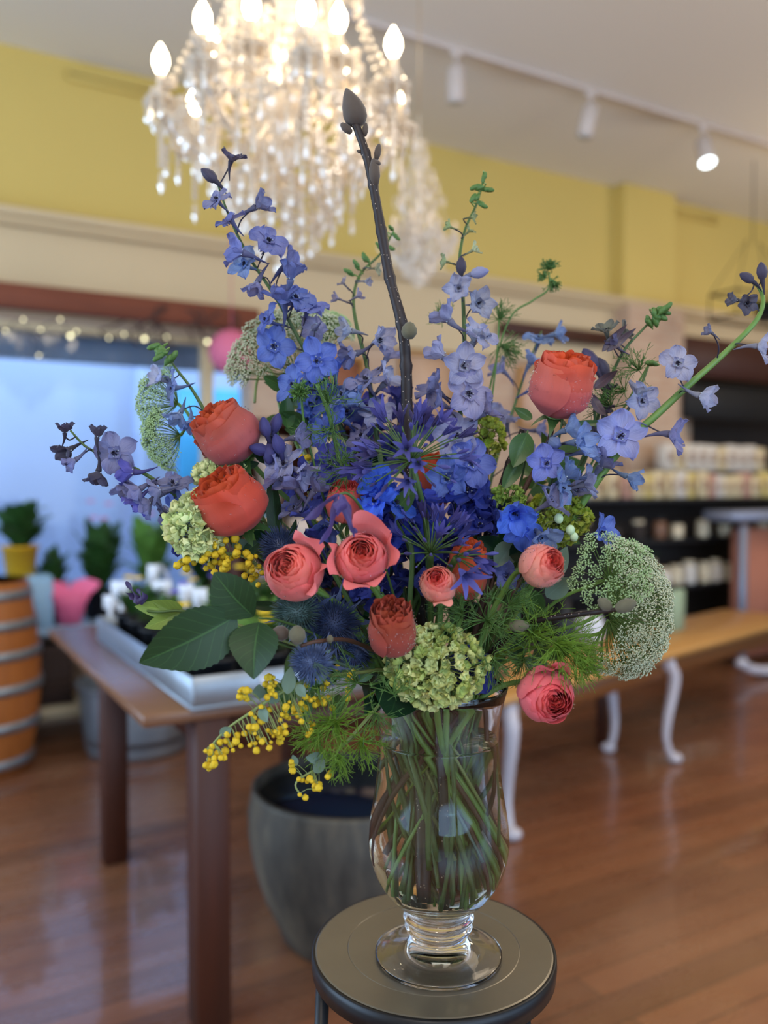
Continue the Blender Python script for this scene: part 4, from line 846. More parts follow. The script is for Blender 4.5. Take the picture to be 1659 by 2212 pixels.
delph('pale delphinium spike with green tips, right of the magnolia branch', [(1043, 392, 1.10), (1030, 440, 1.10), (1005, 495, 1.09), (993, 560, 1.07), (1000, 640, 1.05), (1003, 760, 1.04), (995, 880, 1.03), (990, 1040, 1.03), (980, 1250, 1.04)],
 [(1043, 388, 'g', 1.3), (1024, 404, 'g', 1.6), (1058, 410, 'g', 1.5), (1022, 432, 'g', 1.5), (1045, 446, 'g', 1.4), (1020, 470, 'h', .42, srgb(150, 165, 120)), (1012, 500, 'h', .4, srgb(160, 175, 130)), (972, 490, 'h', .45, srgb(150, 165, 120)), (1022, 540, 'h', .5, srgb(170, 178, 150)), (962, 565, 'h', .5, srgb(150, 165, 125)), (1040, 588, 'b', 1.15, LIL, (.9, .1, .3)), (996, 570, 'b', 1.1, DUSK), (990, 622, 'h', .8, PALE, (-.2, -.2, 1)), (1035, 655, 'h', 1.0, PALE, (.3, -.1, 1)), (968, 690, 'h', 1.1, LIL), (1040, 720, 'o', 1.05, PALE), (1025, 735, 'h', 1.0, PALE), (955, 768, 'h', 1.1, PALE), (1003, 790, 'o', 1.15, PALE, (.1, .0, 1)), (938, 838, 'h', 1.15, LAV), (950, 870, 'h', 1.0, LAV), (1014, 850, 'o', 1.12, LIL, (.15, .05, 1)), (1050, 890, 'h', 1.0, LAV), (985, 940, 'o', 1.2, LIL, (0, .1, 1)), (1020, 1000, 'o', 1.25, srgb(108, 126, 206), (.1, .05, 1)), (965, 1032, 'o', 1.15, BLUE, (-.15, -.1, 1)), (1050, 1100, 'h', 1.1, DEEP), (1010, 1110, 'o', 1.0, DEEP), (1005, 1160, 'h', 1.0, DEEP)], cyc([PALE, LIL]), 22)
delph('pale delphinium spike with green budded tip, left of the magnolia branch', [(850, 500, 1.16), (822, 548, 1.16), (780, 590, 1.15), (764, 640, 1.12), (770, 700, 1.08), (795, 800, 1.06), (812, 930, 1.05), (850, 1150, 1.05)],
 [(843, 492, 'g', 1.1), (858, 515, 'g', 1.2), (846, 538, 'g', 1.2), (815, 530, 'g', 1.2), (788, 552, 'g', 1.3), (768, 568, 'g', 1.3), (812, 580, 'h', .42, srgb(150, 150, 130)), (750, 585, 'g', 1.3), (742, 612, 'h', .42, srgb(140, 135, 150)), (790, 608, 'h', .45, srgb(150, 148, 170)), (730, 645, 'h', .5, srgb(150, 145, 170)), (772, 640, 'h', .5, srgb(150, 145, 175)), (755, 714, 'h', .95, PALE, (-.8, .1, .4)), (820, 735, 'h', 1.05, PALE, (.5, 0, .8)), (838, 770, 'h', 1.0, LIL), (765, 765, 'h', 1.0, LAV, (-.7, -.3, .3)), (790, 818, 'o', 1.1, LIL), (835, 825, 'h', 1.1, PALE), (740, 850, 'o', 1.1, SKY), (775, 870, 'h', 1.05, SKY), (815, 890, 'o', 1.0, LIL), (740, 905, 'h', 1.0, BLUE), (700, 930, 'o', 1.0, BLUE), (780, 940, 'o', 1.0, LAV)], cyc([PALE, LIL]), 23)
delph('lavender delphinium spike reaching out horizontally to the far left', [(152, 930, .98), (190, 968, .98), (250, 992, .98), (310, 1022, .98), (370, 1062, .98), (440, 1110, 1.0), (600, 1230, 1.03), (800, 1400, 1.05)],
 [(140, 933, 'h', .6, DUSK, (.1, .9, .2)), (148, 972, 'h', .85, DUSK, (-.3, -.3, .5)), (160, 995, 'h', .75, LAV), (210, 942, 'h', .75, DUSK, (.1, .95, .1)), (248, 978, 'o', 1.05, LAV, (-.1, .1, 1)), (212, 1022, 'h', .85, DUSK, (-.1, -.9, .2)), (285, 1020, 'h', .9), (268, 1050, 'h', .8, LAV, (-.2, -.8, .3)), (300, 1058, 'h', .9), (322, 1085, 'h', 1.0), (375, 1042, 'o', 1.0, LAV), (345, 1060, 'h', .9), (385, 1095, 'o', 1.05, BLUE), (352, 1112, 'o', 1.0, LAV), (300, 1080, 'h', .9), (410, 1120, 'o', 1.0, BLUE), (400, 1170, 'h', 1.0, DEEP)], cyc([LAV, srgb(96, 96, 180)]), 24)
delph('thick green delphinium stem with sparse pale florets arching to the far right edge', [(1618, 604, 1.02), (1640, 622, 1.02), (1648, 655, 1.01), (1628, 700, 1.0), (1560, 768, .99), (1490, 830, .99), (1420, 895, .99), (1345, 965, 1.0), (1255, 1090, 1.01), (1150, 1260, 1.03), (1050, 1420, 1.05)],
 [(1645, 582, 'b', 1.1, DUSK), (1610, 598, 'b', 1.0, DUSK, (-.9, .5, .1)), (1590, 648, 'h', .62, srgb(96, 98, 116), (-.9, .1, .2)), (1615, 655, 'h', .6, srgb(90, 92, 112), (-.2, -.3, .7)), (1535, 718, 'h', .45, srgb(120, 122, 150), (-.6, .3, .2)), (1640, 748, 'h', .9, PALE, (.9, -.1, .3)), (1465, 784, 'o', .85, PALE, (-.1, .2, 1)), (1515, 855, 'h', .9, PALE, (.7, -.3, .4)), (1340, 940, 'o', 1.25, srgb(150, 162, 226), (.0, .1, 1)), (1450, 938, 'h', 1.1, LAV, (.8, -.1, .4)), (1300, 1005, 'h', 1.05, LAV), (1358, 1030, 'h', .95, SKY, (.7, -.3, .5)), (1300, 1150, 'h', 1.0, BLUE, (.4, .2, .6))], cyc([PALE, LIL]), 25, rr=.0040, smat=M_stem)
delph('wilted delphinium spike with a tight green tip behind the highest rose', [(1428, 672, 1.06), (1385, 715, 1.06), (1345, 762, 1.06), (1305, 850, 1.06), (1275, 960, 1.05), (1225, 1080, 1.04), (1130, 1280, 1.05)],
 [(1440, 660, 'g', 1.8), (1425, 672, 'g', 1.9), (1432, 684, 'g', 1.7), (1412, 680, 'g', 1.8), (1400, 690, 'g', 1.5), (1440, 672, 'g', 1.5), (1310, 715, 'h', .75, srgb(110, 114, 110), (-.2, .5, .3)), (1345, 718, 'h', .75, srgb(120, 122, 120), (.8, .4, .2)), (1330, 745, 'h', .7, srgb(104, 100, 130)), (1272, 772, 'b', 1.6, srgb(90, 84, 120)), (1298, 790, 'b', 1.5, DUSK), (1300, 880, 'h', .8, srgb(82, 74, 96), (.5, -.6, .2)), (1312, 850, 'h', .8, srgb(90, 80, 100)), (1290, 945, 'h', .7, DUSK)], cyc([DUSK]), 26)
delph('slim delphinium stem with one pale floret and feathery tip right of the highest rose', [(1404, 782, 1.03), (1385, 830, 1.03), (1345, 905, 1.03), (1290, 1000, 1.03), (1240, 1090, 1.03), (1120, 1300, 1.04)],
 [(1404, 782, 'g', 1.6), (1388, 866, 'o', 1.05, srgb(165, 175, 220), (.1, .0, 1)), (1375, 850, 'h', .8, PALE), (1245, 1055, 'o', 1.05, LIL)], cyc([PALE]), 27)
delph('dewy sky blue delphinium cluster below the highest rose', [(1215, 905, .98), (1205, 960, .98), (1190, 1040, .98), (1160, 1110, .97), (1130, 1200, .98), (1060, 1380, 1.02)],
 [(1225, 928, 'h', 1.0, SKY, (.8, .3, .4)), (1200, 958, 'b', 1.4, SKY, (.1, -.3, 1)), (1250, 955, 'h', 1.1, SKY, (.6, 0, .8)), (1180, 1000, 'o', 1.0, srgb(124, 142, 224), (-.1, .1, 1)), (1225, 1028, 'h', 1.05, SKY), (1215, 1055, 'o', .95, SKY), (1190, 1085, 'h', .95, LIL), (1112, 1110, 'h', 1.25, srgb(86, 124, 234), (-.1, -.4, 1)), (1128, 1145, 'o', .95, srgb(96, 132, 236), (0, -.3, 1)), (1170, 1160, 'h', .95, SKY, (.3, -.5, .6)), (1265, 975, 'h', .9, SKY), (1265, 1045, 'h', .9, LIL), (1095, 1245, 'h', .9, srgb(110, 124, 200), (-.1, .1, .8)), (1140, 1255, 'h', .8, srgb(110, 130, 200))], cyc([SKY]), 28)
delph('soft blue delphinium spike at the back between pale spike and highest rose', [(1170, 715, 1.22), (1140, 790, 1.22), (1110, 880, 1.20), (1070, 1000, 1.18), (1010, 1250, 1.12)],
 [(1165, 730, 'o', .95, SKY), (1200, 722, 'h', .9, SKY), (1145, 785, 'h', .9, SKY), (1152, 835, 'h', .9, BLUE), (1085, 800, 'h', .9, LIL), (1068, 898, 'o', 1.0, LIL), (1095, 910, 'o', .95, LIL), (1160, 930, 'h', .9, LAV), (1140, 980, 'h', .9, LAV)], cyc([SKY]), 29)
delph('dark indigo budded delphinium between the two left coral roses and the thistle', [(600, 895, .98), (600, 940, .98), (615, 1000, .98), (645, 1070, .98), (690, 1180, 1.0), (800, 1380, 1.03)],
 [(572, 918, 'b', 1.3, srgb(70, 70, 132), (-.2, .9, .2)), (598, 910, 'b', 1.35, srgb(76, 76, 140), (.3, .9, .2)), (556, 970, 'b', 1.2, srgb(60, 60, 120)), (600, 955, 'b', 1.3, srgb(70, 72, 136)), (640, 945, 'h', .85, LAV, (.9, .1, .3)), (582, 985, 'b', 1.4, srgb(66, 66, 130), (0, -.9, .4)), (612, 1000, 'o', 1.05, LIL), (600, 1030, 'h', 1.1, LIL), (650, 1020, 'h', 1.0, LIL, (.7, -.4, .5)), (640, 1050, 'h', 1.1, LAV), (680, 1058, 'h', 1.0, LAV), (636, 1098, 'o', .95, LAV), (660, 1110, 'h', 1.0, srgb(90, 100, 190)), (700, 1140, 'h', 1.0, BLUE, (0, -.6, .5)), (690, 1165, 'h', .9, DEEP)], cyc([LAV]), 30)
delph('pale blue delphinium hanging beside the far left green umbel', [(345, 745, 1.06), (375, 790, 1.05), (420, 850, 1.04), (480, 960, 1.04), (600, 1180, 1.04)],
 [(330, 752, 'g', 1.8), (350, 760, 'g', 1.9), (372, 766, 'g', 1.8), (338, 770, 'g', 1.6), (345, 818, 'h', .8, PALE, (-.5, .2, .5)), (372, 838, 'o', .9, SKY), (388, 895, 'h', .9, SKY, (-.3, -.8, .4)), (412, 910, 'h', .8, SKY, (0, -.8, .4))], cyc([SKY]), 31)
rnd = random.Random(77)
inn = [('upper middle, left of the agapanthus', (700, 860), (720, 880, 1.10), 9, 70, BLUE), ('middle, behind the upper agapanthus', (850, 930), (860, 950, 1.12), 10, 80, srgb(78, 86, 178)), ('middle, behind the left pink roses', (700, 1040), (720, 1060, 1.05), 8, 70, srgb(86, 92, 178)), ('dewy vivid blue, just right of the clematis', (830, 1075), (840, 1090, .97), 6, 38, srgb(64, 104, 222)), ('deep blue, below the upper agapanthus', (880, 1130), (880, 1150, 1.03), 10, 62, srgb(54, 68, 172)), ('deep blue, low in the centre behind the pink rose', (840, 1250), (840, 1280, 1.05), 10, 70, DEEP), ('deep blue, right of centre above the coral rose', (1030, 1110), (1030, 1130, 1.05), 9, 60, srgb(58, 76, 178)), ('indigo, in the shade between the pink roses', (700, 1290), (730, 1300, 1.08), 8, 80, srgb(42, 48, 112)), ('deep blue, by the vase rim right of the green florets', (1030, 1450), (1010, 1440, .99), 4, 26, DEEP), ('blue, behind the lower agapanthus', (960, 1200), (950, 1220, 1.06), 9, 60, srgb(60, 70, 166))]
for k, (nm, c, tip, n, sp, col) in enumerate(inn):
    fl = []
    for i in range(n):
        a = 6.28*i/n*1.9+rnd.random(); r = sp*math.sqrt((i+.5)/n); fl.append((c[0]+r*math.cos(a)*1.05, c[1]+r*math.sin(a)*.95, rnd.choice('oooh'), rnd.uniform(.9, 1.15), jit(col, rnd, .2)))
    delph('blue delphinium cluster, '+nm, [(tip[0], tip[1]-40, tip[2]), tip, (tip[0]*.7+285, tip[1]+70, tip[2])] if tip[1] < 1400 else [(tip[0], tip[1]-30, tip[2]), (tip[0]-10, tip[1]+5, tip[2]), (tip[0]-20, tip[1]+25, tip[2]+.01)], fl, cyc([col]), 500+k, dof=.05)
# ================================================================== magnolia branch and twigs
def twig(label, pts, r0, r1, name, cat, mat, vase=True, buds=(), group=None, knobs=True, seed=0):
    rnd = random.Random(seed); P = crom([W(*p) for p in pts], 7)
    if vase: P = P+into_vase(P[-1], P[-1]-P[-3], hang=.02)[1:]
    t = thing(name, label, cat, P[0], group=group); I = inv(t); b = MB(); n = len(P)
    rr = [lerp(r0, r1, min(1, i/(n*.55)))*(1+(.22 if knobs and i % 7 == 0 else rnd.uniform(-.05, .05))) for i in range(n)]
    b.tube([I @ p for p in P], rr, 10); b.build('branch' if name.endswith('branch') else 'stem', mat, t)
    for (x, y, D, wd, hg, ax, kd) in buds:
        p = W(x, y, D); k = D/FPX; z = cdir(*ax); M = I @ frame(p, z, UP); b = MB(); h = hg*k; r = wd*k/2
        if kd == 'tip': b.lathe([(.0, -h*.5), (r*.55, -h*.46), (r*.95, -h*.30), (r, -h*.12), (r*.86, h*.10), (r*.5, h*.34), (r*.22, h*.46), (r*.12, h*.5)], 18, rib=lambda q, z_: 1+.05*math.sin(q*2+z_*90))
        else: b.lathe([(.0, -h*.5), (r*.6, -h*.44), (r, -h*.15), (r*.95, h*.15), (r*.5, h*.42), (.0, h*.5)], 14)
        b.build('bud', M_budd if kd in ('tip', 'dark') else M_budm, t, M=M)
    return t
twig('tall dark magnolia branch with a pointed bud rising in front of the chandelier', [(768, 268, .98), (790, 330, .98), (806, 400, .98), (824, 500, .985), (842, 600, .99), (868, 700, .99), (877, 790, 1.0), (880, 900, 1.01), (888, 1080, 1.03), (905, 1300, 1.05)], .0046, .0070, 'magnolia_branch', 'branch', M_branch,
     buds=[(762, 233, .98, 50, 84, (-.33, .93, .1), 'tip'), (748, 277, .98, 18, 32, (-.75, .62, .1), 'dark'), (789, 280, .98, 13, 30, (.12, .98, .1), 'dark'), (816, 328, .98, 15, 36, (.2, .97, .1), 'dark'), (809, 372, .975, 24, 60, (-.06, .99, .1), 'dark'), (776, 327, .98, 8, 12, (-.9, .2, .1), 'dark'), (884, 714, .97, 34, 38, (.1, .98, .3), 'fur'), (812, 352, .975, 22, 14, (.1, .98, .3), 'dark')])
twig('dark bare branch slanting up to the highest rose', [(1130, 930, 1.03), (1100, 1000, 1.03), (1075, 1080, 1.03), (1055, 1150, 1.03), (1020, 1280, 1.04), (985, 1400, 1.05)], .0038, .0052, 'bare_branch', 'branch', M_branch)
twig('brown twig with furry grey buds reaching right over the big umbel', [(1345, 1315, .86), (1290, 1322, .87), (1230, 1330, .90), (1150, 1345, .93), (1080, 1390, .98), (1010, 1470, 1.03)], .0022, .0040, 'magnolia_branch', 'branch', M_branch,
     buds=[(1352, 1308, .855, 30, 48, (.8, .35, .3), 'fur'), (1306, 1305, .862, 26, 40, (-.7, .55, .4), 'fur'), (1122, 1352, .91, 26, 44, (.9, .1, .3), 'fur')])
twig('short twig with two round furry buds beside the large dark leaves', [(650, 1395, .87), (690, 1385, .88), (760, 1385, .93), (850, 1430, 1.0), (900, 1480, 1.04)], .0018, .0028, 'magnolia_branch', 'branch', M_twig,
     buds=[(642, 1371, .86, 37, 42, (0, .9, .4), 'fur'), (605, 1368, .87, 34, 38, (-.9, .1, .3), 'dark'), (713, 1380, .88, 15, 18, (.1, .9, .3), 'fur')])
twig('curved pale twig looping at the back left of the upper umbel', [(550, 870, 1.14), (556, 820, 1.15), (575, 795, 1.15), (600, 830, 1.14), (650, 960, 1.12), (760, 1200, 1.08)], .0018, .0026, 'curved_twig', 'twig', M_stempale, knobs=False)

# ================================================================== leaves
def leaf_geo(b, base, tip, side, wd, bend=0.0, fold=.12, serr=0, mi=0, nu=8, nv=14, wave=0, shape=.85):
    base, tip, side = V(base), V(tip), V(side).normalized(); ax = tip-base; L = ax.length; nrm = ax.cross(side).normalized()
    def fn(u, v):
        x = (u-.5)*2; w_ = wd*.5*math.sin(math.pi*min(1, v**shape))**.8*(1-.25*v)
        if serr: w_ *= 1+serr*((v*nv*1.0) % 2-.5)*abs(x)
        return base+ax*v+side*(x*w_)+nrm*(bend*L*math.sin(math.pi*v)*.5-fold*abs(x)*w_*2+wave*wd*math.sin(9*v+2*x)*abs(x))
    b.grid(fn, nu, nv, mi)
def leafW(b, x0, y0, D0, x1, y1, D1, wpx, **k):
    p, q = W(x0, y0, D0), W(x1, y1, D1); ax = q-p; s = ax.cross(BK); s.normalize(); leaf_geo(b, p, q, (s+BK*k.pop('tw', 0)).normalized(), wpx*D0/FPX, **k)
def spray(label, stem, leaves, mat, name='leaf_spray', cat='foliage', group='leafy sprays', rr=.0016, lname='leaf', seed=0, smat=None, vase=True, **kw):
    P = crom([W(*p) for p in stem], 6)
    if vase: P = P+into_vase(P[-1], P[-1]-P[-3], hang=.02)[1:]
    t = thing(name, label, cat, P[0], group=group); t_inv = inv(t); b = MB(); b.tube([t_inv @ p for p in P], [lerp(rr*.7, rr*1.5, min(1, 2*i/len(P))) for i in range(len(P))], 7); b.build('stem', smat or M_stemd, t)
    for l in leaves:
        b = MB(); k = dict(kw); 
        if len(l) > 7: k.update(l[7])
        leafW(b, *l[:7], **k); b.v = [t_inv @ v for v in b.v]; b.build(lname, mat, t)
    return t
spray('three large dark serrated rose leaves at lower left', [(560, 1335, .88), (600, 1340, .90), (680, 1370, .95), (800, 1440, 1.0)],
      [(512, 1330, .88, 300, 1432, .86, 150, dict(nv=30, tw=.25)), (560, 1345, .88, 548, 1468, .85, 128, dict(nv=26, tw=-.3)), (548, 1332, .88, 462, 1236, .87, 118, dict(nv=26, tw=.2, shape=1.05))], M_leaf, lname='leaflet', serr=.05, bend=-.16, fold=.10, nu=12)
spray('glossy dark round leaf at the vase rim', [(860, 1470, 1.0), (880, 1490, 1.02), (905, 1500, 1.03)], [(872, 1462, .97, 842, 1552, .93, 112, dict(shape=1.0))], M_leafdk, bend=.15, fold=.06)
spray('small bright green leaf between the blue florets and the shaded coral rose', [(850, 1110, .93), (880, 1180, .98), (900, 1280, 1.03)], [(848, 1112, .93, 900, 1048, .91, 44)], M_leafmid, bend=.1)
spray('oval leaves below the dewy pale rose at right', [(1130, 1280, 1.0), (1100, 1340, 1.01), (1040, 1430, 1.03)], [(1195, 1250, .94, 1225, 1180, .93, 44), (1180, 1290, .93, 1235, 1248, .91, 50), (1110, 1170, 1.0, 1070, 1230, 1.0, 60), (1130, 1160, 1.0, 1190, 1200, 1.0, 60)], M_leafgrey, bend=.2)
spray('dark leaves under the blue cluster at right of centre', [(1100, 1190, 1.02), (1080, 1260, 1.03), (1040, 1400, 1.04)], [(1090, 1180, 1.01, 1130, 1130, .99, 64), (1085, 1200, 1.01, 1030, 1160, 1.0, 60), (1100, 1200, 1.0, 1175, 1178, .98, 60)], M_leafdk, bend=.1)
spray('tall dark narrow leaves between the left coral roses and the thistle', [(590, 1030, 1.0), (600, 1140, 1.01), (680, 1300, 1.02)], [(597, 1180, 1.0, 583, 1010, .99, 38), (610, 1240, .99, 640, 1120, .99, 34), (560, 1170, .97, 520, 1200, .95, 30), (585, 1000, .99, 545, 960, .96, 36), (560, 1000, 1.0, 500, 1012, .96, 22)], M_leaf, bend=.15)
spray('leaves under the highest coral rose', [(1140, 930, 1.0), (1130, 1020, 1.02), (1080, 1200, 1.04)], [(1150, 905, 1.0, 1110, 880, 1.0, 26), (1140, 935, 1.0, 1108, 1010, 1.0, 60), (1125, 990, 1.01, 1085, 1060, 1.01, 40), (1190, 1040, 1.0, 1265, 1010, 1.0, 46), (1235, 915, 1.0, 1320, 912, .99, 16), (1230, 920, 1.0, 1310, 960, .99, 20)], M_leafmid, bend=.15)
spray('wilted dusky leaves behind the highest coral rose', [(1290, 860, 1.03), (1270, 960, 1.04), (1180, 1150, 1.05)], [(1280, 840, 1.02, 1335, 800, 1.0, 24), (1275, 850, 1.02, 1310, 900, 1.0, 24), (1300, 760, 1.03, 1355, 700, 1.02, 20), (1310, 760, 1.03, 1375, 708, 1.02, 18)], leaf_mat('wilted_leaf', srgb(84, 72, 82)), bend=.3, wave=.1)
spray('light green calyx leaves below the purple clematis bud at far left', [(400, 1322, .93), (470, 1335, .94), (600, 1380, .98), (800, 1450, 1.03)], [(395, 1322, .93, 290, 1310, .91, 46), (390, 1328, .93, 312, 1356, .91, 40), (395, 1320, .93, 330, 1300, .92, 34)], M_leaflt, bend=.2, smat=M_stempale)
rnd = random.Random(8)
regs = [('left of the upper umbel', 640, 880, 60, 50), ('behind the open pink roses', 700, 1250, 110, 70), ('behind the thistles', 700, 1400, 110, 50), ('in the centre behind the agapanthus', 880, 1080, 110, 80), ('behind the lower coral rose', 860, 1330, 90, 80), ('right of centre', 1080, 1220, 80, 80), ('under the feathery green at right', 1110, 1390, 90, 50), ('behind the left coral roses', 570, 1110, 60, 90), ('around the vase rim', 900, 1470, 110, 30), ('behind the sky blue cluster', 1160, 1060, 60, 90), ('low behind the mimosa', 700, 1470, 90, 30), ('behind the small pale rose', 980, 1330, 70, 60)]
for k, (nm, x, y, sx, sy) in enumerate(regs):
    L = []
    for i in range(15):
        a = rnd.uniform(0, 6.28); x0 = x+rnd.uniform(-1, 1)*sx; y0 = y+rnd.uniform(-1, 1)*sy; D = rnd.uniform(1.05, 1.16) if y < 1440 else rnd.uniform(1.01, 1.06); l = rnd.uniform(50, 95)
        L.append((x0, y0, D, x0+l*math.cos(a), y0+l*math.sin(a)*.9, D-rnd.uniform(-.02, .05), rnd.uniform(30, 52), dict(tw=rnd.uniform(-1, 1))))
    spray('dark filler leaves '+nm, [(x, y-20, 1.10), (x*.6+370, y*.6+560, 1.08), (930, 1440, 1.06)], L, rnd.choice((M_leaf, M_leafdk, M_leafmid)), bend=.15)

# ================================================================== feathery foliage
def feather(label, stem, tufts, mat, seed, group='feathery sprigs', vase=True, rr=.0014, thick=.00045):
    rnd = random.Random(seed); P = crom([W(*p) for p in stem], 6)
    if vase: P = P+into_vase(P[-1], P[-1]-P[-3], hang=.02)[1:]
    t = thing('feathery_sprig', label, 'foliage', P[0], group=group); I = inv(t); b = MB(); b.tube([I @ p for p in P], rr, 6); b.build('stem', mat, t)
    for (x, y, D, R_, n, ax, spread) in tufts:
        c = W(x, y, D); A = cdir(*ax); k = R_*D/FPX; b = MB()
        for i in range(n):
            d = (A+V((rnd.gauss(0, 1), rnd.gauss(0, 1), rnd.gauss(0, 1)))*spread).normalized(); L = k*rnd.uniform(.6, 1.05); bd = V((rnd.gauss(0, 1), rnd.gauss(0, 1), rnd.gauss(0, 1)))*.22
            p1 = c+d*L*.5; p2 = c+(d+bd).normalized()*L; b.tube([I @ q for q in crom([c, p1, p2], 3)], [thick*1.3]*4+[thick*.7]*3, 3, cap=False)
            for m in range(3):
                f = rnd.uniform(.4, .95); q0 = lerp(p1, p2, (f-.4)/.6) if f > .5 else lerp(c, p1, f*2); d2 = (d+V((rnd.gauss(0, 1), rnd.gauss(0, 1), rnd.gauss(0, 1)))*.55).normalized(); b.tube([I @ q0, I @ (q0+d2*L*.16), I @ (q0+d2*L*.30+bd*L*.12)], [thick, thick*.8, thick*.5], 3, cap=False)
        o = b.build('fronds', mat, t); o['kind'] = 'stuff'
    return t
feather('bright feathery green tuft hanging over the left of the vase', [(730, 1560, .92), (770, 1520, .95), (850, 1470, 1.0)], [(725, 1560, .90, 95, 70, (-.1, -.2, .5), .9), (690, 1580, .91, 70, 50, (-.4, -.5, .3), .8), (780, 1600, .91, 70, 45, (.3, -.6, .4), .8), (735, 1630, .905, 60, 40, (0, -.9, .3), .6)], M_feathb, 1)
feather('thin feathery leaves crossing the vase rim at left', [(800, 1480, .93), (840, 1470, .97), (900, 1470, 1.0)], [(770, 1475, .92, 100, 26, (-.5, .2, .4), .7), (810, 1540, .91, 80, 24, (.3, -.2, .5), .8), (850, 1500, .90, 60, 16, (.4, .8, .4), .6), (690, 1480, .92, 60, 26, (-.6, -.1, .4), .7)], M_feath, 2)
feather('bright green feathery fan between the umbel and the low pink rose', [(1190, 1400, .93), (1120, 1400, .96), (1020, 1440, 1.01)], [(1200, 1390, .92, 110, 110, (.6, -.3, .4), .8), (1150, 1370, .93, 80, 50, (.2, .2, .5), .9), (1240, 1420, .92, 70, 60, (.8, -.5, .2), .5)], M_feathb, 3)
feather('dark feathery sprig right of the green florets', [(1060, 1300, .95), (1040, 1370, .97), (1000, 1440, 1.02)], [(1050, 1340, .93, 110, 40, (0, .1, .5), 1.0), (1100, 1310, .93, 80, 36, (.6, .6, .3), .6), (1000, 1330, .93, 80, 36, (-.3, .3, .5), .8), (1060, 1420, .93, 80, 30, (.2, -.6, .4), .8), (1130, 1340, .94, 70, 34, (.5, -.2, .4), .8), (1130, 1420, .94, 70, 34, (-.3, -.2, .4), .9)], M_feath, 4)
feather('green feathery whorls in the middle left above the blue florets', [(685, 830, .98), (712, 900, .99), (735, 1000, 1.0), (790, 1180, 1.03)], [(708, 868, .97, 75, 26, (.1, .2, .4), .8), (716, 925, .97, 80, 24, (0, -.4, .4), .8), (750, 1020, .96, 95, 24, (-.4, .0, .4), .9), (740, 990, .96, 80, 20, (.5, -.3, .4), .8), (655, 930, .99, 40, 26, (0, -.3, .4), .8), (785, 1030, .95, 60, 16, (.2, -.8, .4), .5)], M_feath, 5, rr=.0024)
feather('feathery tuft behind the pale delphinium spike', [(1078, 690, 1.16), (1070, 800, 1.15), (1030, 1100, 1.10)], [(1078, 690, 1.16, 45, 40, (.2, .8, .2), .8), (1085, 745, 1.16, 55, 50, (.5, -.5, .3), .7), (962, 690, 1.16, 40, 26, (-.3, .5, .2), .8)], M_feath, 6)
feather('thin feathery leaves around the slim stem at right', [(1400, 790, 1.04), (1360, 860, 1.04), (1300, 960, 1.04), (1200, 1150, 1.05)], [(1380, 800, 1.04, 60, 30, (-.3, .6, .2), .7), (1320, 880, 1.04, 80, 34, (-.5, .3, .2), .6), (1350, 845, 1.04, 60, 24, (-.6, .1, .2), .5)], M_feath, 7)
feather('curly green tip on a thin curved stem at upper right', [(1186, 588, 1.18), (1184, 625, 1.18), (1150, 650, 1.18), (1100, 690, 1.18), (1060, 830, 1.15), (1010, 1100, 1.1)], [(1185, 582, 1.18, 24, 50, (0, .8, .2), .8), (1190, 608, 1.18, 26, 30, (.6, -.5, .2), .6), (1178, 600, 1.18, 18, 30, (-.6, .2, .2), .6)], M_feath, 8, thick=.0008)
feather('small green button of feathery buds in the upper left', [(650, 845, .97), (660, 930, .98), (700, 1080, 1.0)], [(648, 850, .965, 28, 70, (0, .3, .4), 1.0)], M_feath, 9, thick=.0010)

# ================================================================== umbels (Queen Anne's lace)
def umbellet_mesh(seed, mat, n=26, dense=1.0):
    rnd = random.Random(seed); b = MB(); Rr = .0085
    for i in range(n):
        r = Rr*math.sqrt((i+.5)/n); a = i*2.39996; p = V((math.cos(a)*r, math.sin(a)*r, .009-.25*r*r/Rr+rnd.uniform(-.0012, .0012)))
        if i % 2 == 0: b.tube([(0, 0, 0), p*.98], .00022, 3, 1, cap=False)
        for q in range(3): a2 = rnd.uniform(0, 6.28); b.ball(p+V((math.cos(a2), math.sin(a2), rnd.uniform(-.5, .5)))*.0009*dense, .00062, 0, 5, 3)
    return b.mesh('umbellet', [mat, M_umbr])
UM = {k: [umbellet_mesh(i+900, m) for i in range(3)] for k, m in (('w', M_umb), ('g', M_umbg))}
def umbel(label, px, py, D, wpx, ax, cap, n, kd, stem, seed, scale=1.0, flat=1.0, rays=True, rad=None):
    rnd = random.Random(seed); Rr = wpx/2*D/FPX; A = cdir(*ax); c = W(px, py, D); Rs = Rr/math.sin(min(cap, R(90))); O = c-A*Rs*flat*.5
    t = thing('white_umbel', label, 'umbel flower', O, group='white lace umbels'); M0 = frame(V((0, 0, 0)), A, UP); b = MB()
    root = V((0, 0, -Rs*.12)); 
    for i in range(n):
        cz = 1-(i+.5)/n*(1-math.cos(cap)); sr = math.sqrt(1-cz*cz); a = i*2.39996+rnd.uniform(-.1, .1); d = V((sr*math.cos(a), sr*math.sin(a), cz*flat)); s = rnd.uniform(.93, 1.05)
        p = d*Rs*s; dd = V((sr*math.cos(a), sr*math.sin(a), cz*1.0+.15)).normalized()
        o = put('umbellet', rnd.choice(UM[kd]), t, M0 @ frame(p-dd*.006, dd, (0, 0, 1), scale*rnd.uniform(.85, 1.12), rnd.uniform(0, 6.28)))
        b.tube([M0 @ q for q in crom([root, V((p.x*.55, p.y*.55, lerp(root.z, p.z, .42))), p-dd*.006], 3)], .00045, 4, cap=False)
    b.build('rays', M_umbr, t)
    sp = [O+M0 @ root]+[W(*q) for q in stem]; P = crom(sp, 5); P = P+into_vase(P[-1], P[-1]-P[-3], hang=.02)[1:]; I = inv(t)
    b = MB(); b.tube([I @ p for p in P], .0021, 7); b.build('stem', M_stem, t)
    return t
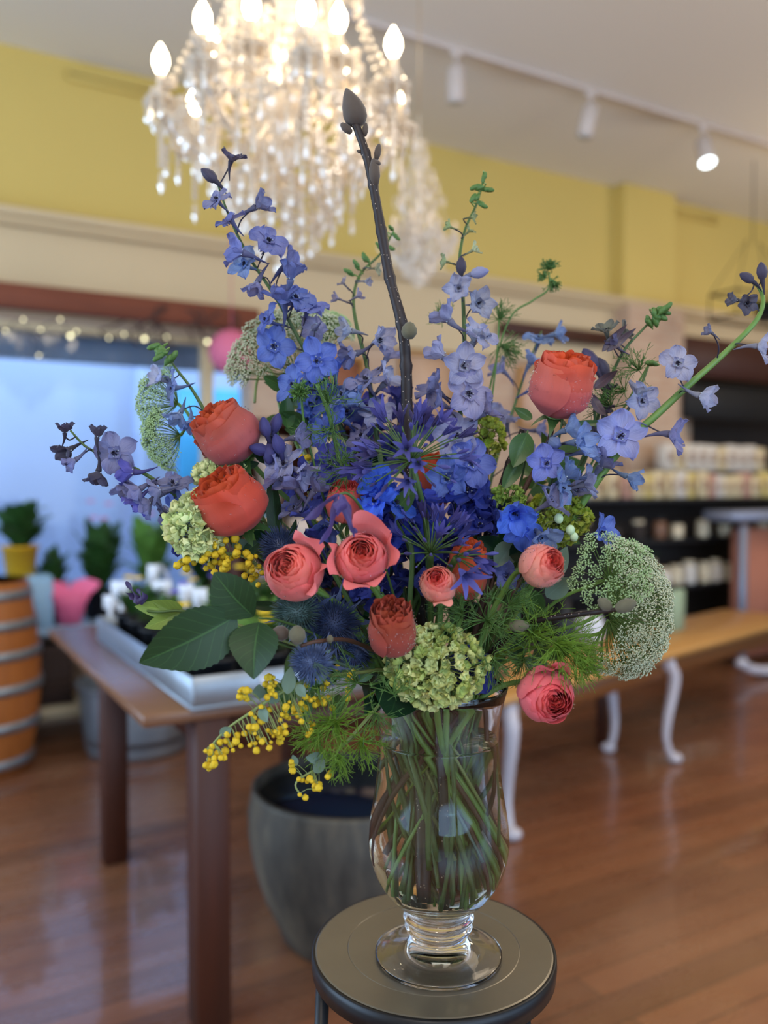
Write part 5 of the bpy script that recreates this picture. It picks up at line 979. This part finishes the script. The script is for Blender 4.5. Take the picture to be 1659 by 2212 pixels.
umbel('biggest pale lacy umbel, a dome facing right at the far right of the bouquet', 1385, 1310, .98, 285, (.94, .10, .18), R(88), 118, 'w', [(1260, 1345, .97), (1180, 1370, .98), (1080, 1420, 1.0)], 1, 1.25, .75)
umbel('greener open umbel facing the viewer in front of the biggest umbel', 1320, 1238, .90, 176, (-.15, .25, .92), R(62), 30, 'g', [(1290, 1260, .95), (1200, 1300, .97), (1090, 1400, 1.0)], 2, .95, 1.0)
umbel('loose pale umbel hanging at the lower edge of the biggest umbel', 1345, 1395, .95, 190, (.35, -.80, .40), R(60), 50, 'w', [(1290, 1370, .97), (1200, 1380, .98), (1090, 1430, 1.0)], 3, 1.0, .9)
umbel('pale lacy umbel at far left seen from the side against the window', 340, 858, 1.07, 140, (-.90, .28, .20), R(72), 40, 'g', [(410, 900, 1.07), (470, 1010, 1.06), (650, 1250, 1.05)], 4, 1.0, 1.0)
umbel('lower pale lacy umbel at far left just above the horizontal spike', 348, 950, 1.06, 130, (-.85, -.25, .35), R(70), 40, 'g', [(410, 930, 1.06), (470, 1020, 1.06), (640, 1250, 1.05)], 5, 1.0, 1.0)
umbel('broad domed umbel at upper left behind the tall delphinium', 612, 740, 1.15, 280, (-.35, .85, .25), R(82), 96, 'w', [(600, 860, 1.14), (660, 1000, 1.12), (780, 1250, 1.08)], 6, 1.35, .8)
umbel('half hidden greenish umbel behind the tall blue florets', 705, 700, 1.18, 120, (.2, .9, .2), R(75), 34, 'g', [(715, 800, 1.16), (740, 1000, 1.12), (820, 1250, 1.08)], 7, 1.2, .8)

# ================================================================== green florets (viburnum balls)
def hyd_mesh(seed):
    rnd = random.Random(seed); b = MB()
    for q in range(5):
        a = 2*math.pi*q/5+rnd.uniform(-.1, .1); sepal(b, a, .0066, .0078, rnd.uniform(.7, 1.25), rnd, 0, 4, 5, .6, -.5)
    b.ball((0, 0, .001), .0009, 0, 5, 3); b.tube([(0, 0, 0), (0, 0, -.012)], .0004, 4, 0); return b.mesh('floret', M_hyd)
HY = [hyd_mesh(700+i) for i in range(5)]
def hydra(label, px, py, D, wpx, hpx, ax, cols, n, stem, seed, s=1.0, cover=-.1):
    rnd = random.Random(seed); c = W(px, py, D); A = cdir(*ax); M0 = frame(V((0, 0, 0)), A, UP); rx, ry = wpx/2*D/FPX, hpx/2*D/FPX
    t = thing('green_hydrangea', label, 'hydrangea', c, group='pale green flower heads'); b = MB()
    for i in range(n):
        cz = 1-(i+.5)/n*(1-cover); sr = math.sqrt(max(0, 1-cz*cz)); a = i*2.39996; d = V((sr*math.cos(a), sr*math.sin(a), cz))
        d = (RT*d.x*rx+UP*d.y*ry+BK*d.z*min(rx, ry)*.8)*rnd.uniform(.88, 1.08); nrm = (d.normalized()+V((rnd.gauss(0, 1), rnd.gauss(0, 1), rnd.gauss(0, 1)))*.28).normalized()
        o = put('floret', rnd.choice(HY), t, frame(d, nrm, UP, s*rnd.uniform(.8, 1.25), rnd.uniform(0, 6.28)), jit(rnd.choice(cols), rnd, .12))
        b.tube([V((0, 0, 0))-A*.01, d*.5-A*.004, d*.92], .0006, 4, cap=False)
    b.build('stalks', M_stempale, t)
    P = crom([c-A*.01]+[W(*q) for q in stem], 5); P = P+into_vase(P[-1], P[-1]-P[-3], hang=.02)[1:]; I = inv(t)
    b = MB(); b.tube([I @ p for p in P], .003, 7); b.build('stem', M_twig, t); return t
G1 = [srgb(204, 214, 146), srgb(220, 226, 168), srgb(182, 200, 120)]; G2 = [srgb(222, 230, 184), srgb(208, 220, 162)]; G3 = [srgb(160, 178, 70), srgb(176, 188, 84)]
hydra('large pale green flower head hanging over the front of the vase rim', 942, 1438, .935, 190, 150, (0, .1, 1), G1, 100, [(930, 1440, 1.0), (925, 1470, 1.03)], 1, 1.3)
hydra('creamy green flower head at left below the lower coral rose', 428, 1135, .955, 104, 122, (-.3, 0, 1), G2, 60, [(500, 1150, 1.03), (640, 1300, 1.04)], 2, 1.5)
hydra('creamy green florets peeking above the lower left coral rose', 478, 1024, .99, 90, 60, (-.2, .5, .8), G2, 34, [(540, 1090, 1.04), (660, 1280, 1.05)], 3, 1.15)
hydra('yellow green flower head at right beneath the sky blue cluster', 1205, 1120, 1.02, 120, 100, (.2, .2, 1), G3, 70, [(1160, 1180, 1.03), (1080, 1340, 1.03)], 4, 1.05)
hydra('small yellow green florets between the pale spike and the highest rose', 1050, 945, 1.06, 66, 80, (0, .2, 1), G3, 34, [(1050, 1050, 1.06), (1020, 1250, 1.05)], 5, 1.05)
hydra('small green florets under the dewy sky blue floret', 1100, 1080, 1.02, 60, 50, (0, .2, 1), [srgb(150, 182, 90)], 26, [(1080, 1180, 1.03), (1040, 1350, 1.04)], 6, .9)
t = thing('berry_cluster', 'three pale green oval berries below the yellow green florets', 'berries', W(1215, 1160, .96)); I = inv(t)
for x, y, r in ((1207, 1120, 10), (1232, 1145, 10), (1240, 1160, 9)): b = MB(); b.ball(I @ W(x, y, .95), (r*.95/FPX, r*.95/FPX, r*1.15*.95/FPX), 0, 12, 9); b.build('berry', plain('pale_green_berry', srgb(176, 200, 160), .4) if 'pale_green_berry' not in bpy.data.materials else bpy.data.materials['pale_green_berry'], t)
b = MB()
for x, y in ((1207, 1125), (1232, 1150), (1240, 1164)): b.tube([I @ q for q in crom([W(x, y, .955), W(x-30, y+8, .97), W(1150, 1180, .99)], 4)], .0007, 5)
P = crom([W(1150, 1180, .99), W(1090, 1300, 1.0), W(1020, 1430, 1.03)], 5); P += into_vase(P[-1], P[-1]-P[-3], hang=.02)[1:]; b.tube([I @ p for p in P], .0016, 6); b.build('stem', M_stempale, t)

# ================================================================== mimosa
def pom_mesh(seed):
    random.seed(seed); b = MB(); b.ball((0, 0, 0), .0035, 0, 16, 12, .17); return b.mesh('pompom', M_mim)
PM = [pom_mesh(60+i) for i in range(3)]
def mimosa(label, stem, pom, leaves, seed, group='yellow mimosa sprays', sz=1.0):
    rnd = random.Random(seed); P = crom([W(*p) for p in stem], 6); V0 = into_vase(P[-1], P[-1]-P[-3], hang=.02)[1:]; Q = P+V0
    t = thing('mimosa_spray', label, 'mimosa', Q[0], group=group); I = inv(t); b = MB(); b.tube([I @ p for p in Q], [lerp(.0008, .0020, min(1, i/20)) for i in range(len(Q))], 6); b.build('stem', M_stempale, t)
    tw = MB()
    for (x, y, k, sp) in pom:
        for i in range(k):
            px, py = x+rnd.gauss(0, 1)*sp, y+rnd.gauss(0, 1)*sp
            j = min(range(len(P)), key=lambda m: (W(px, py, (P[m]-EYEP).dot(-BK))-P[m]).length); D = (P[j]-EYEP).dot(-BK)-rnd.uniform(-.008, .02); p = W(px, py, D); j = min(len(P)-1, j+1)
            put('pompom', rnd.choice(PM), t, I @ frame(p, (rnd.gauss(0, 1), rnd.gauss(0, 1), 1), UP, sz*rnd.choice((rnd.uniform(.5, .75), rnd.uniform(.8, 1.12), rnd.uniform(.8, 1.12)))))
            tw.tube([I @ q for q in (P[j], lerp(P[j], p, .5)+UP*.002, p)], .00045, 4, cap=False)
    tw.build('twiglets', M_stempale, t)
    for l in leaves: b = MB(); leafW(b, *l[:7], bend=.15, fold=.05); b.v = [I @ v for v in b.v]; b.build('leaf', M_leafgrey, t)
    return t
mimosa('long arching mimosa spray trailing down over the table at lower left', [(448, 1620, .88), (490, 1575, .88), (540, 1540, .88), (600, 1500, .89), (680, 1465, .92), (800, 1450, .98)],
  [(452, 1625, 7, 9), (462, 1655, 6, 7), (485, 1612, 6, 10), (510, 1600, 7, 12), (545, 1600, 8, 13), (575, 1580, 10, 16), (610, 1585, 9, 14), (528, 1500, 8, 8), (582, 1472, 12, 9), (590, 1500, 6, 9), (560, 1545, 8, 14), (625, 1545, 11, 15), (645, 1510, 9, 14), (665, 1560, 9, 16), (700, 1510, 9, 16), (750, 1475, 8, 12), (690, 1470, 5, 14)],
  [(560, 1510, .885, 560, 1478, .88, 32), (585, 1520, .885, 598, 1492, .88, 30), (560, 1530, .88, 578, 1560, .87, 26), (475, 1588, .88, 500, 1572, .87, 24), (620, 1500, .88, 628, 1440, .87, 34), (700, 1470, .9, 680, 1430, .88, 34), (640, 1480, .88, 660, 1505, .87, 26)], 1)
mimosa('dense mimosa cluster beneath the creamy green flower head', [(392, 1215, .96), (430, 1200, .96), (480, 1195, .96), (540, 1210, .96), (640, 1290, 1.0), (780, 1420, 1.03)],
  [(400, 1222, 5, 8), (440, 1180, 14, 13), (475, 1185, 14, 15), (500, 1205, 12, 14), (450, 1215, 7, 12), (530, 1215, 8, 14), (555, 1245, 6, 12)], [(500, 1180, .97, 540, 1170, .96, 26)], 2, sz=1.25)
mimosa('short mimosa tip hanging below the feathery tuft', [(655, 1725, .90), (640, 1690, .90), (700, 1650, .91), (760, 1590, .94), (830, 1510, 1.0)],
  [(630, 1645, 3, 6), (655, 1722, 2, 4), (672, 1690, 6, 9), (690, 1705, 3, 8), (710, 1672, 2, 6), (645, 1680, 2, 5)], [(640, 1655, .90, 632, 1630, .90, 18), (680, 1670, .90, 700, 1640, .89, 28), (700, 1640, .9, 660, 1636, .89, 30)], 3)
mimosa('bits of mimosa showing through the blue florets at left of centre', [(650, 990, 1.06), (665, 1060, 1.06), (700, 1180, 1.06), (780, 1350, 1.05)], [(655, 995, 7, 9), (660, 1080, 6, 10), (690, 1130, 4, 12), (740, 1290, 5, 24)], [], 4, sz=1.2)

# ================================================================== thistles
def thistle(label, px, py, D, wpx, hpx, ax, mat, stem, seed, n=420, nb=9):
    rnd = random.Random(seed); c = W(px, py, D); A = cdir(*ax); rx = wpx/2*D/FPX; hz = hpx/2*D/FPX; t = thing('blue_thistle', label, 'thistle', M=frame(c, A, UP), group='blue thistles'); I = inv(t)
    b = MB(); b.ball((0, 0, 0), (rx*.55, rx*.55, hz*.75), 0, 14, 10); b.build('cone', mat, t); b = MB()
    for i in range(n):
        z = 1-(i+.5)/n*1.75; s_ = math.sqrt(max(0, 1-z*z)); a = i*2.39996; d = V((s_*math.cos(a), s_*math.sin(a), z)); p = V((d.x*rx*.5, d.y*rx*.5, d.z*hz*.7)); e = p+(d+V((0, 0, .35))+V((rnd.gauss(0, 1), rnd.gauss(0, 1), rnd.gauss(0, 1)))*.12).normalized()*rx*rnd.uniform(.38, .60)
        b.tube([p, lerp(p, e, .6), e], [.00062, .00050, .0001], 3, 0, cap=False)
    o = b.build('spines', mat, t); o['kind'] = 'stuff'
    for q in range(nb):
        a = 6.28*q/nb+rnd.uniform(-.2, .2); d = V((math.cos(a), math.sin(a), rnd.uniform(-.15, .5))).normalized(); s = V((-math.sin(a), math.cos(a), 0)); L = rx*rnd.uniform(1.3, 1.8); b = MB()
        b.grid(lambda u, v: V((0, 0, -hz*.7))+d*L*v+s*(u-.5)*rx*.30*(1-v)*(1+.7*(int(v*8) % 2)), 2, 8); b.build('bract', M_thist, t)
    P = crom([c-A*hz*.8]+[W(*q) for q in stem], 5); P += into_vase(P[-1], P[-1]-P[-3], hang=.02)[1:]; b = MB(); b.tube([I @ p for p in P], .0018, 6); b.build('stem', M_thistg, t); return t
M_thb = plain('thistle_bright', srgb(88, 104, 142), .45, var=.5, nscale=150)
thistle('blue thistle lowest on the left, its spines a brighter blue, above the mimosa', 672, 1432, .90, 96, 96, (-.35, .35, .8), M_thb, [(720, 1430, .95), (820, 1460, 1.0)], 1)
thistle('greenish blue thistle directly below the left open pink rose', 640, 1322, .95, 110, 100, (-.4, .2, .8), M_thistg, [(700, 1370, .98), (820, 1450, 1.02)], 2)
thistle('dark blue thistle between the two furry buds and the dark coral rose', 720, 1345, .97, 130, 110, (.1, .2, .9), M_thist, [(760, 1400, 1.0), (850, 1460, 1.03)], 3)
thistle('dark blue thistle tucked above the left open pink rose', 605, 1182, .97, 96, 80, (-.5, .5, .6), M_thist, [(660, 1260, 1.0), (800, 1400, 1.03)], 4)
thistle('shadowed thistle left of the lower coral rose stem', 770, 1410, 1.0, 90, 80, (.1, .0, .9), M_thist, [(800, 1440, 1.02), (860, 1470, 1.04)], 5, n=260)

# ================================================================== agapanthus
def aga_flower_mesh(opn, seed):
    rnd = random.Random(seed); b = MB()
    for q in range(6):
        a = 2*math.pi*q/6; d = V((math.cos(a), math.sin(a), 0)); s = V((-d.y, d.x, 0)); L = .030; o_ = opn*rnd.uniform(.8, 1.2)
        b.grid(lambda u, v: d*(.0012+.0042*min(1, v*1.6)+o_*.016*max(0, v-.45)**1.5*2)+V((0, 0, 1))*(L*(v-.12*o_*max(0, v-.6)))+s*(u-.5)*.0075*(math.sin(math.pi*min(1, v*.86+.1))**.7), 4, 8)
    return b.mesh('flower', M_agap)
def aga_bud_mesh():
    b = MB(); b.lathe([(.0008, 0), (.0022, .004), (.0040, .014), (.0038, .020), (.0018, .026), (.0003, .028)], 10, rib=lambda q, z: 1+.1*math.cos(3*q)); return b.mesh('bud', M_agap)
AG = [aga_flower_mesh(.6, 1), aga_flower_mesh(1.1, 2), aga_flower_mesh(.2, 3)]; AGB = aga_bud_mesh()
def agapanthus(label, px, py, D, Rpx, ax, n, stem, seed, cap=1.35, sc=.78):
    rnd = random.Random(seed); c = W(px, py, D); A = cdir(*ax); Rr = Rpx*D/FPX; t = thing('agapanthus', label, 'agapanthus', c, group='agapanthus heads'); M0 = frame(V((0, 0, 0)), A, UP)
    for i in range(n):
        cz = 1-(i+.5)/n*(1-math.cos(cap)); sr = math.sqrt(1-cz*cz); a = i*2.39996+rnd.uniform(-.2, .2); d = M0 @ V((sr*math.cos(a), sr*math.sin(a), cz)); L = Rr*rnd.uniform(.58, .90); p = d*L
        fl = rnd.random() < .48; m = rnd.choice(AG) if fl else AGB; dz = (d+V((rnd.gauss(0, 1), rnd.gauss(0, 1), rnd.gauss(0, 1)))*.12).normalized(); s = sc*(rnd.uniform(.85, 1.1) if fl else rnd.uniform(.35, .8))
        put('flower' if fl else 'bud', m, t, frame(p, dz, UP, s, rnd.uniform(0, 6.28)), jit(rnd.choice((srgb(74, 72, 142), srgb(86, 86, 158), srgb(62, 56, 108))), rnd, .15))
        b = MB(); b.tube(crom([(0, 0, 0), d*L*.5+V((0, 0, .001)), p], 3), .0008, 5); b.build('pedicel', M_stemd, t)
    P = crom([c]+[W(*q) for q in stem], 5); P += into_vase(P[-1], P[-1]-P[-3], hang=.02)[1:]; I = inv(t); b = MB(); b.tube([I @ p for p in P], .0036, 8); b.build('stem', M_stemd, t); return t
agapanthus('large violet blue agapanthus head in the middle of the bouquet', 888, 995, .93, 128, (-.15, .50, .75), 46, [(905, 1060, .94), (920, 1130, .97), (930, 1300, 1.02)], 1, 1.7)
agapanthus('smaller budded agapanthus head above the pale pink rose', 930, 1195, .94, 100, (.05, .72, .55), 30, [(930, 1250, .97), (930, 1380, 1.02)], 2, 1.35, .68)
agapanthus('violet blue agapanthus florets drooping over the lower coral rose at centre right', 985, 1205, .92, 70, (.5, .0, .8), 9, [(960, 1260, .97), (940, 1380, 1.02)], 3, .8, 1.0)

# ================================================================== clematis
def clematis(label, px, py, D, tepals, stem, seed):
    rnd = random.Random(seed); c = W(px, py, D); t = thing('clematis', label, 'clematis', c, group='purple clematis'); I = inv(t)
    for (pts, wd) in tepals:
        Q = [I @ W(*q) for q in pts]; cr = crom(Q, 5); n = len(cr); b = MB()
        def fn(u, v):
            i = min(n-2, int(v*(n-1))); f = v*(n-1)-i; p = lerp(cr[i], cr[i+1], f); tg = (cr[i+1]-cr[i]).normalized(); s = tg.cross(BK).normalized(); ph = 1.2*math.sin(v*4.5+seed+wd); s = s*math.cos(ph)+BK*math.sin(ph)
            w_ = 1.15*wd*D/FPX*math.sin(math.pi*min(1, v*.92+.06))**.7; return p+s*(u-.5)*w_+BK*(.22*w_*(1-(2*u-1)**2))
        b.grid(fn, 6, 18); o = b.build('tepal', M_clem, t); o.color = (*jit(srgb(80, 68, 122) if seed == 1 else srgb(62, 52, 92), rnd), 1)
    P = crom([c]+[W(*q) for q in stem], 5); P += into_vase(P[-1], P[-1]-P[-3], hang=.02)[1:]; b = MB(); b.tube([I @ p for p in P], .0016, 6); b.build('stem', M_stemd, t)
    b = MB()
    for q in range(10 if seed == 1 else 0): e = UP*(-.018)+RT*rnd.uniform(-.004, .004)+BK*rnd.uniform(-.003, .003); b.tube([V((0, 0, 0))+e*.3, e], .0005, 4)
    if seed == 1: b.build('stamens', M_white_c, t)
    return t
clematis('drooping purple clematis with narrow twisted petals in front of a pink rose', 734, 1068, .86,
  [([(732, 1068, .86), (700, 1088, .86), (678, 1112, .855), (650, 1125, .86)], 18), ([(728, 1070, .86), (720, 1110, .86), (712, 1145, .86), (690, 1175, .86)], 17), ([(740, 1070, .855), (750, 1110, .85), (758, 1140, .85), (772, 1150, .85)], 20), ([(736, 1068, .85), (735, 1090, .84), (728, 1115, .84)], 28), ([(745, 1072, .86), (752, 1105, .86), (765, 1160, .86)], 16)],
  [(750, 1066, .865), (772, 1085, .875), (792, 1122, .90), (830, 1220, .96), (870, 1350, 1.01)], 1)
clematis('closed dark purple clematis bud at the far left above the light green calyx', 300, 1306, .92,
  [([(302, 1306, .92), (292, 1285, .92), (272, 1256, .92)], 22), ([(303, 1306, .915), (305, 1290, .915), (296, 1272, .915)], 22), ([(300, 1306, .925), (288, 1290, .925), (271, 1280, .92)], 14), ([(304, 1306, .91), (312, 1292, .91), (306, 1276, .91)], 14)],
  [(303, 1316, .92), (340, 1322, .92), (420, 1325, .93), (600, 1390, .98), (820, 1460, 1.03)], 2)
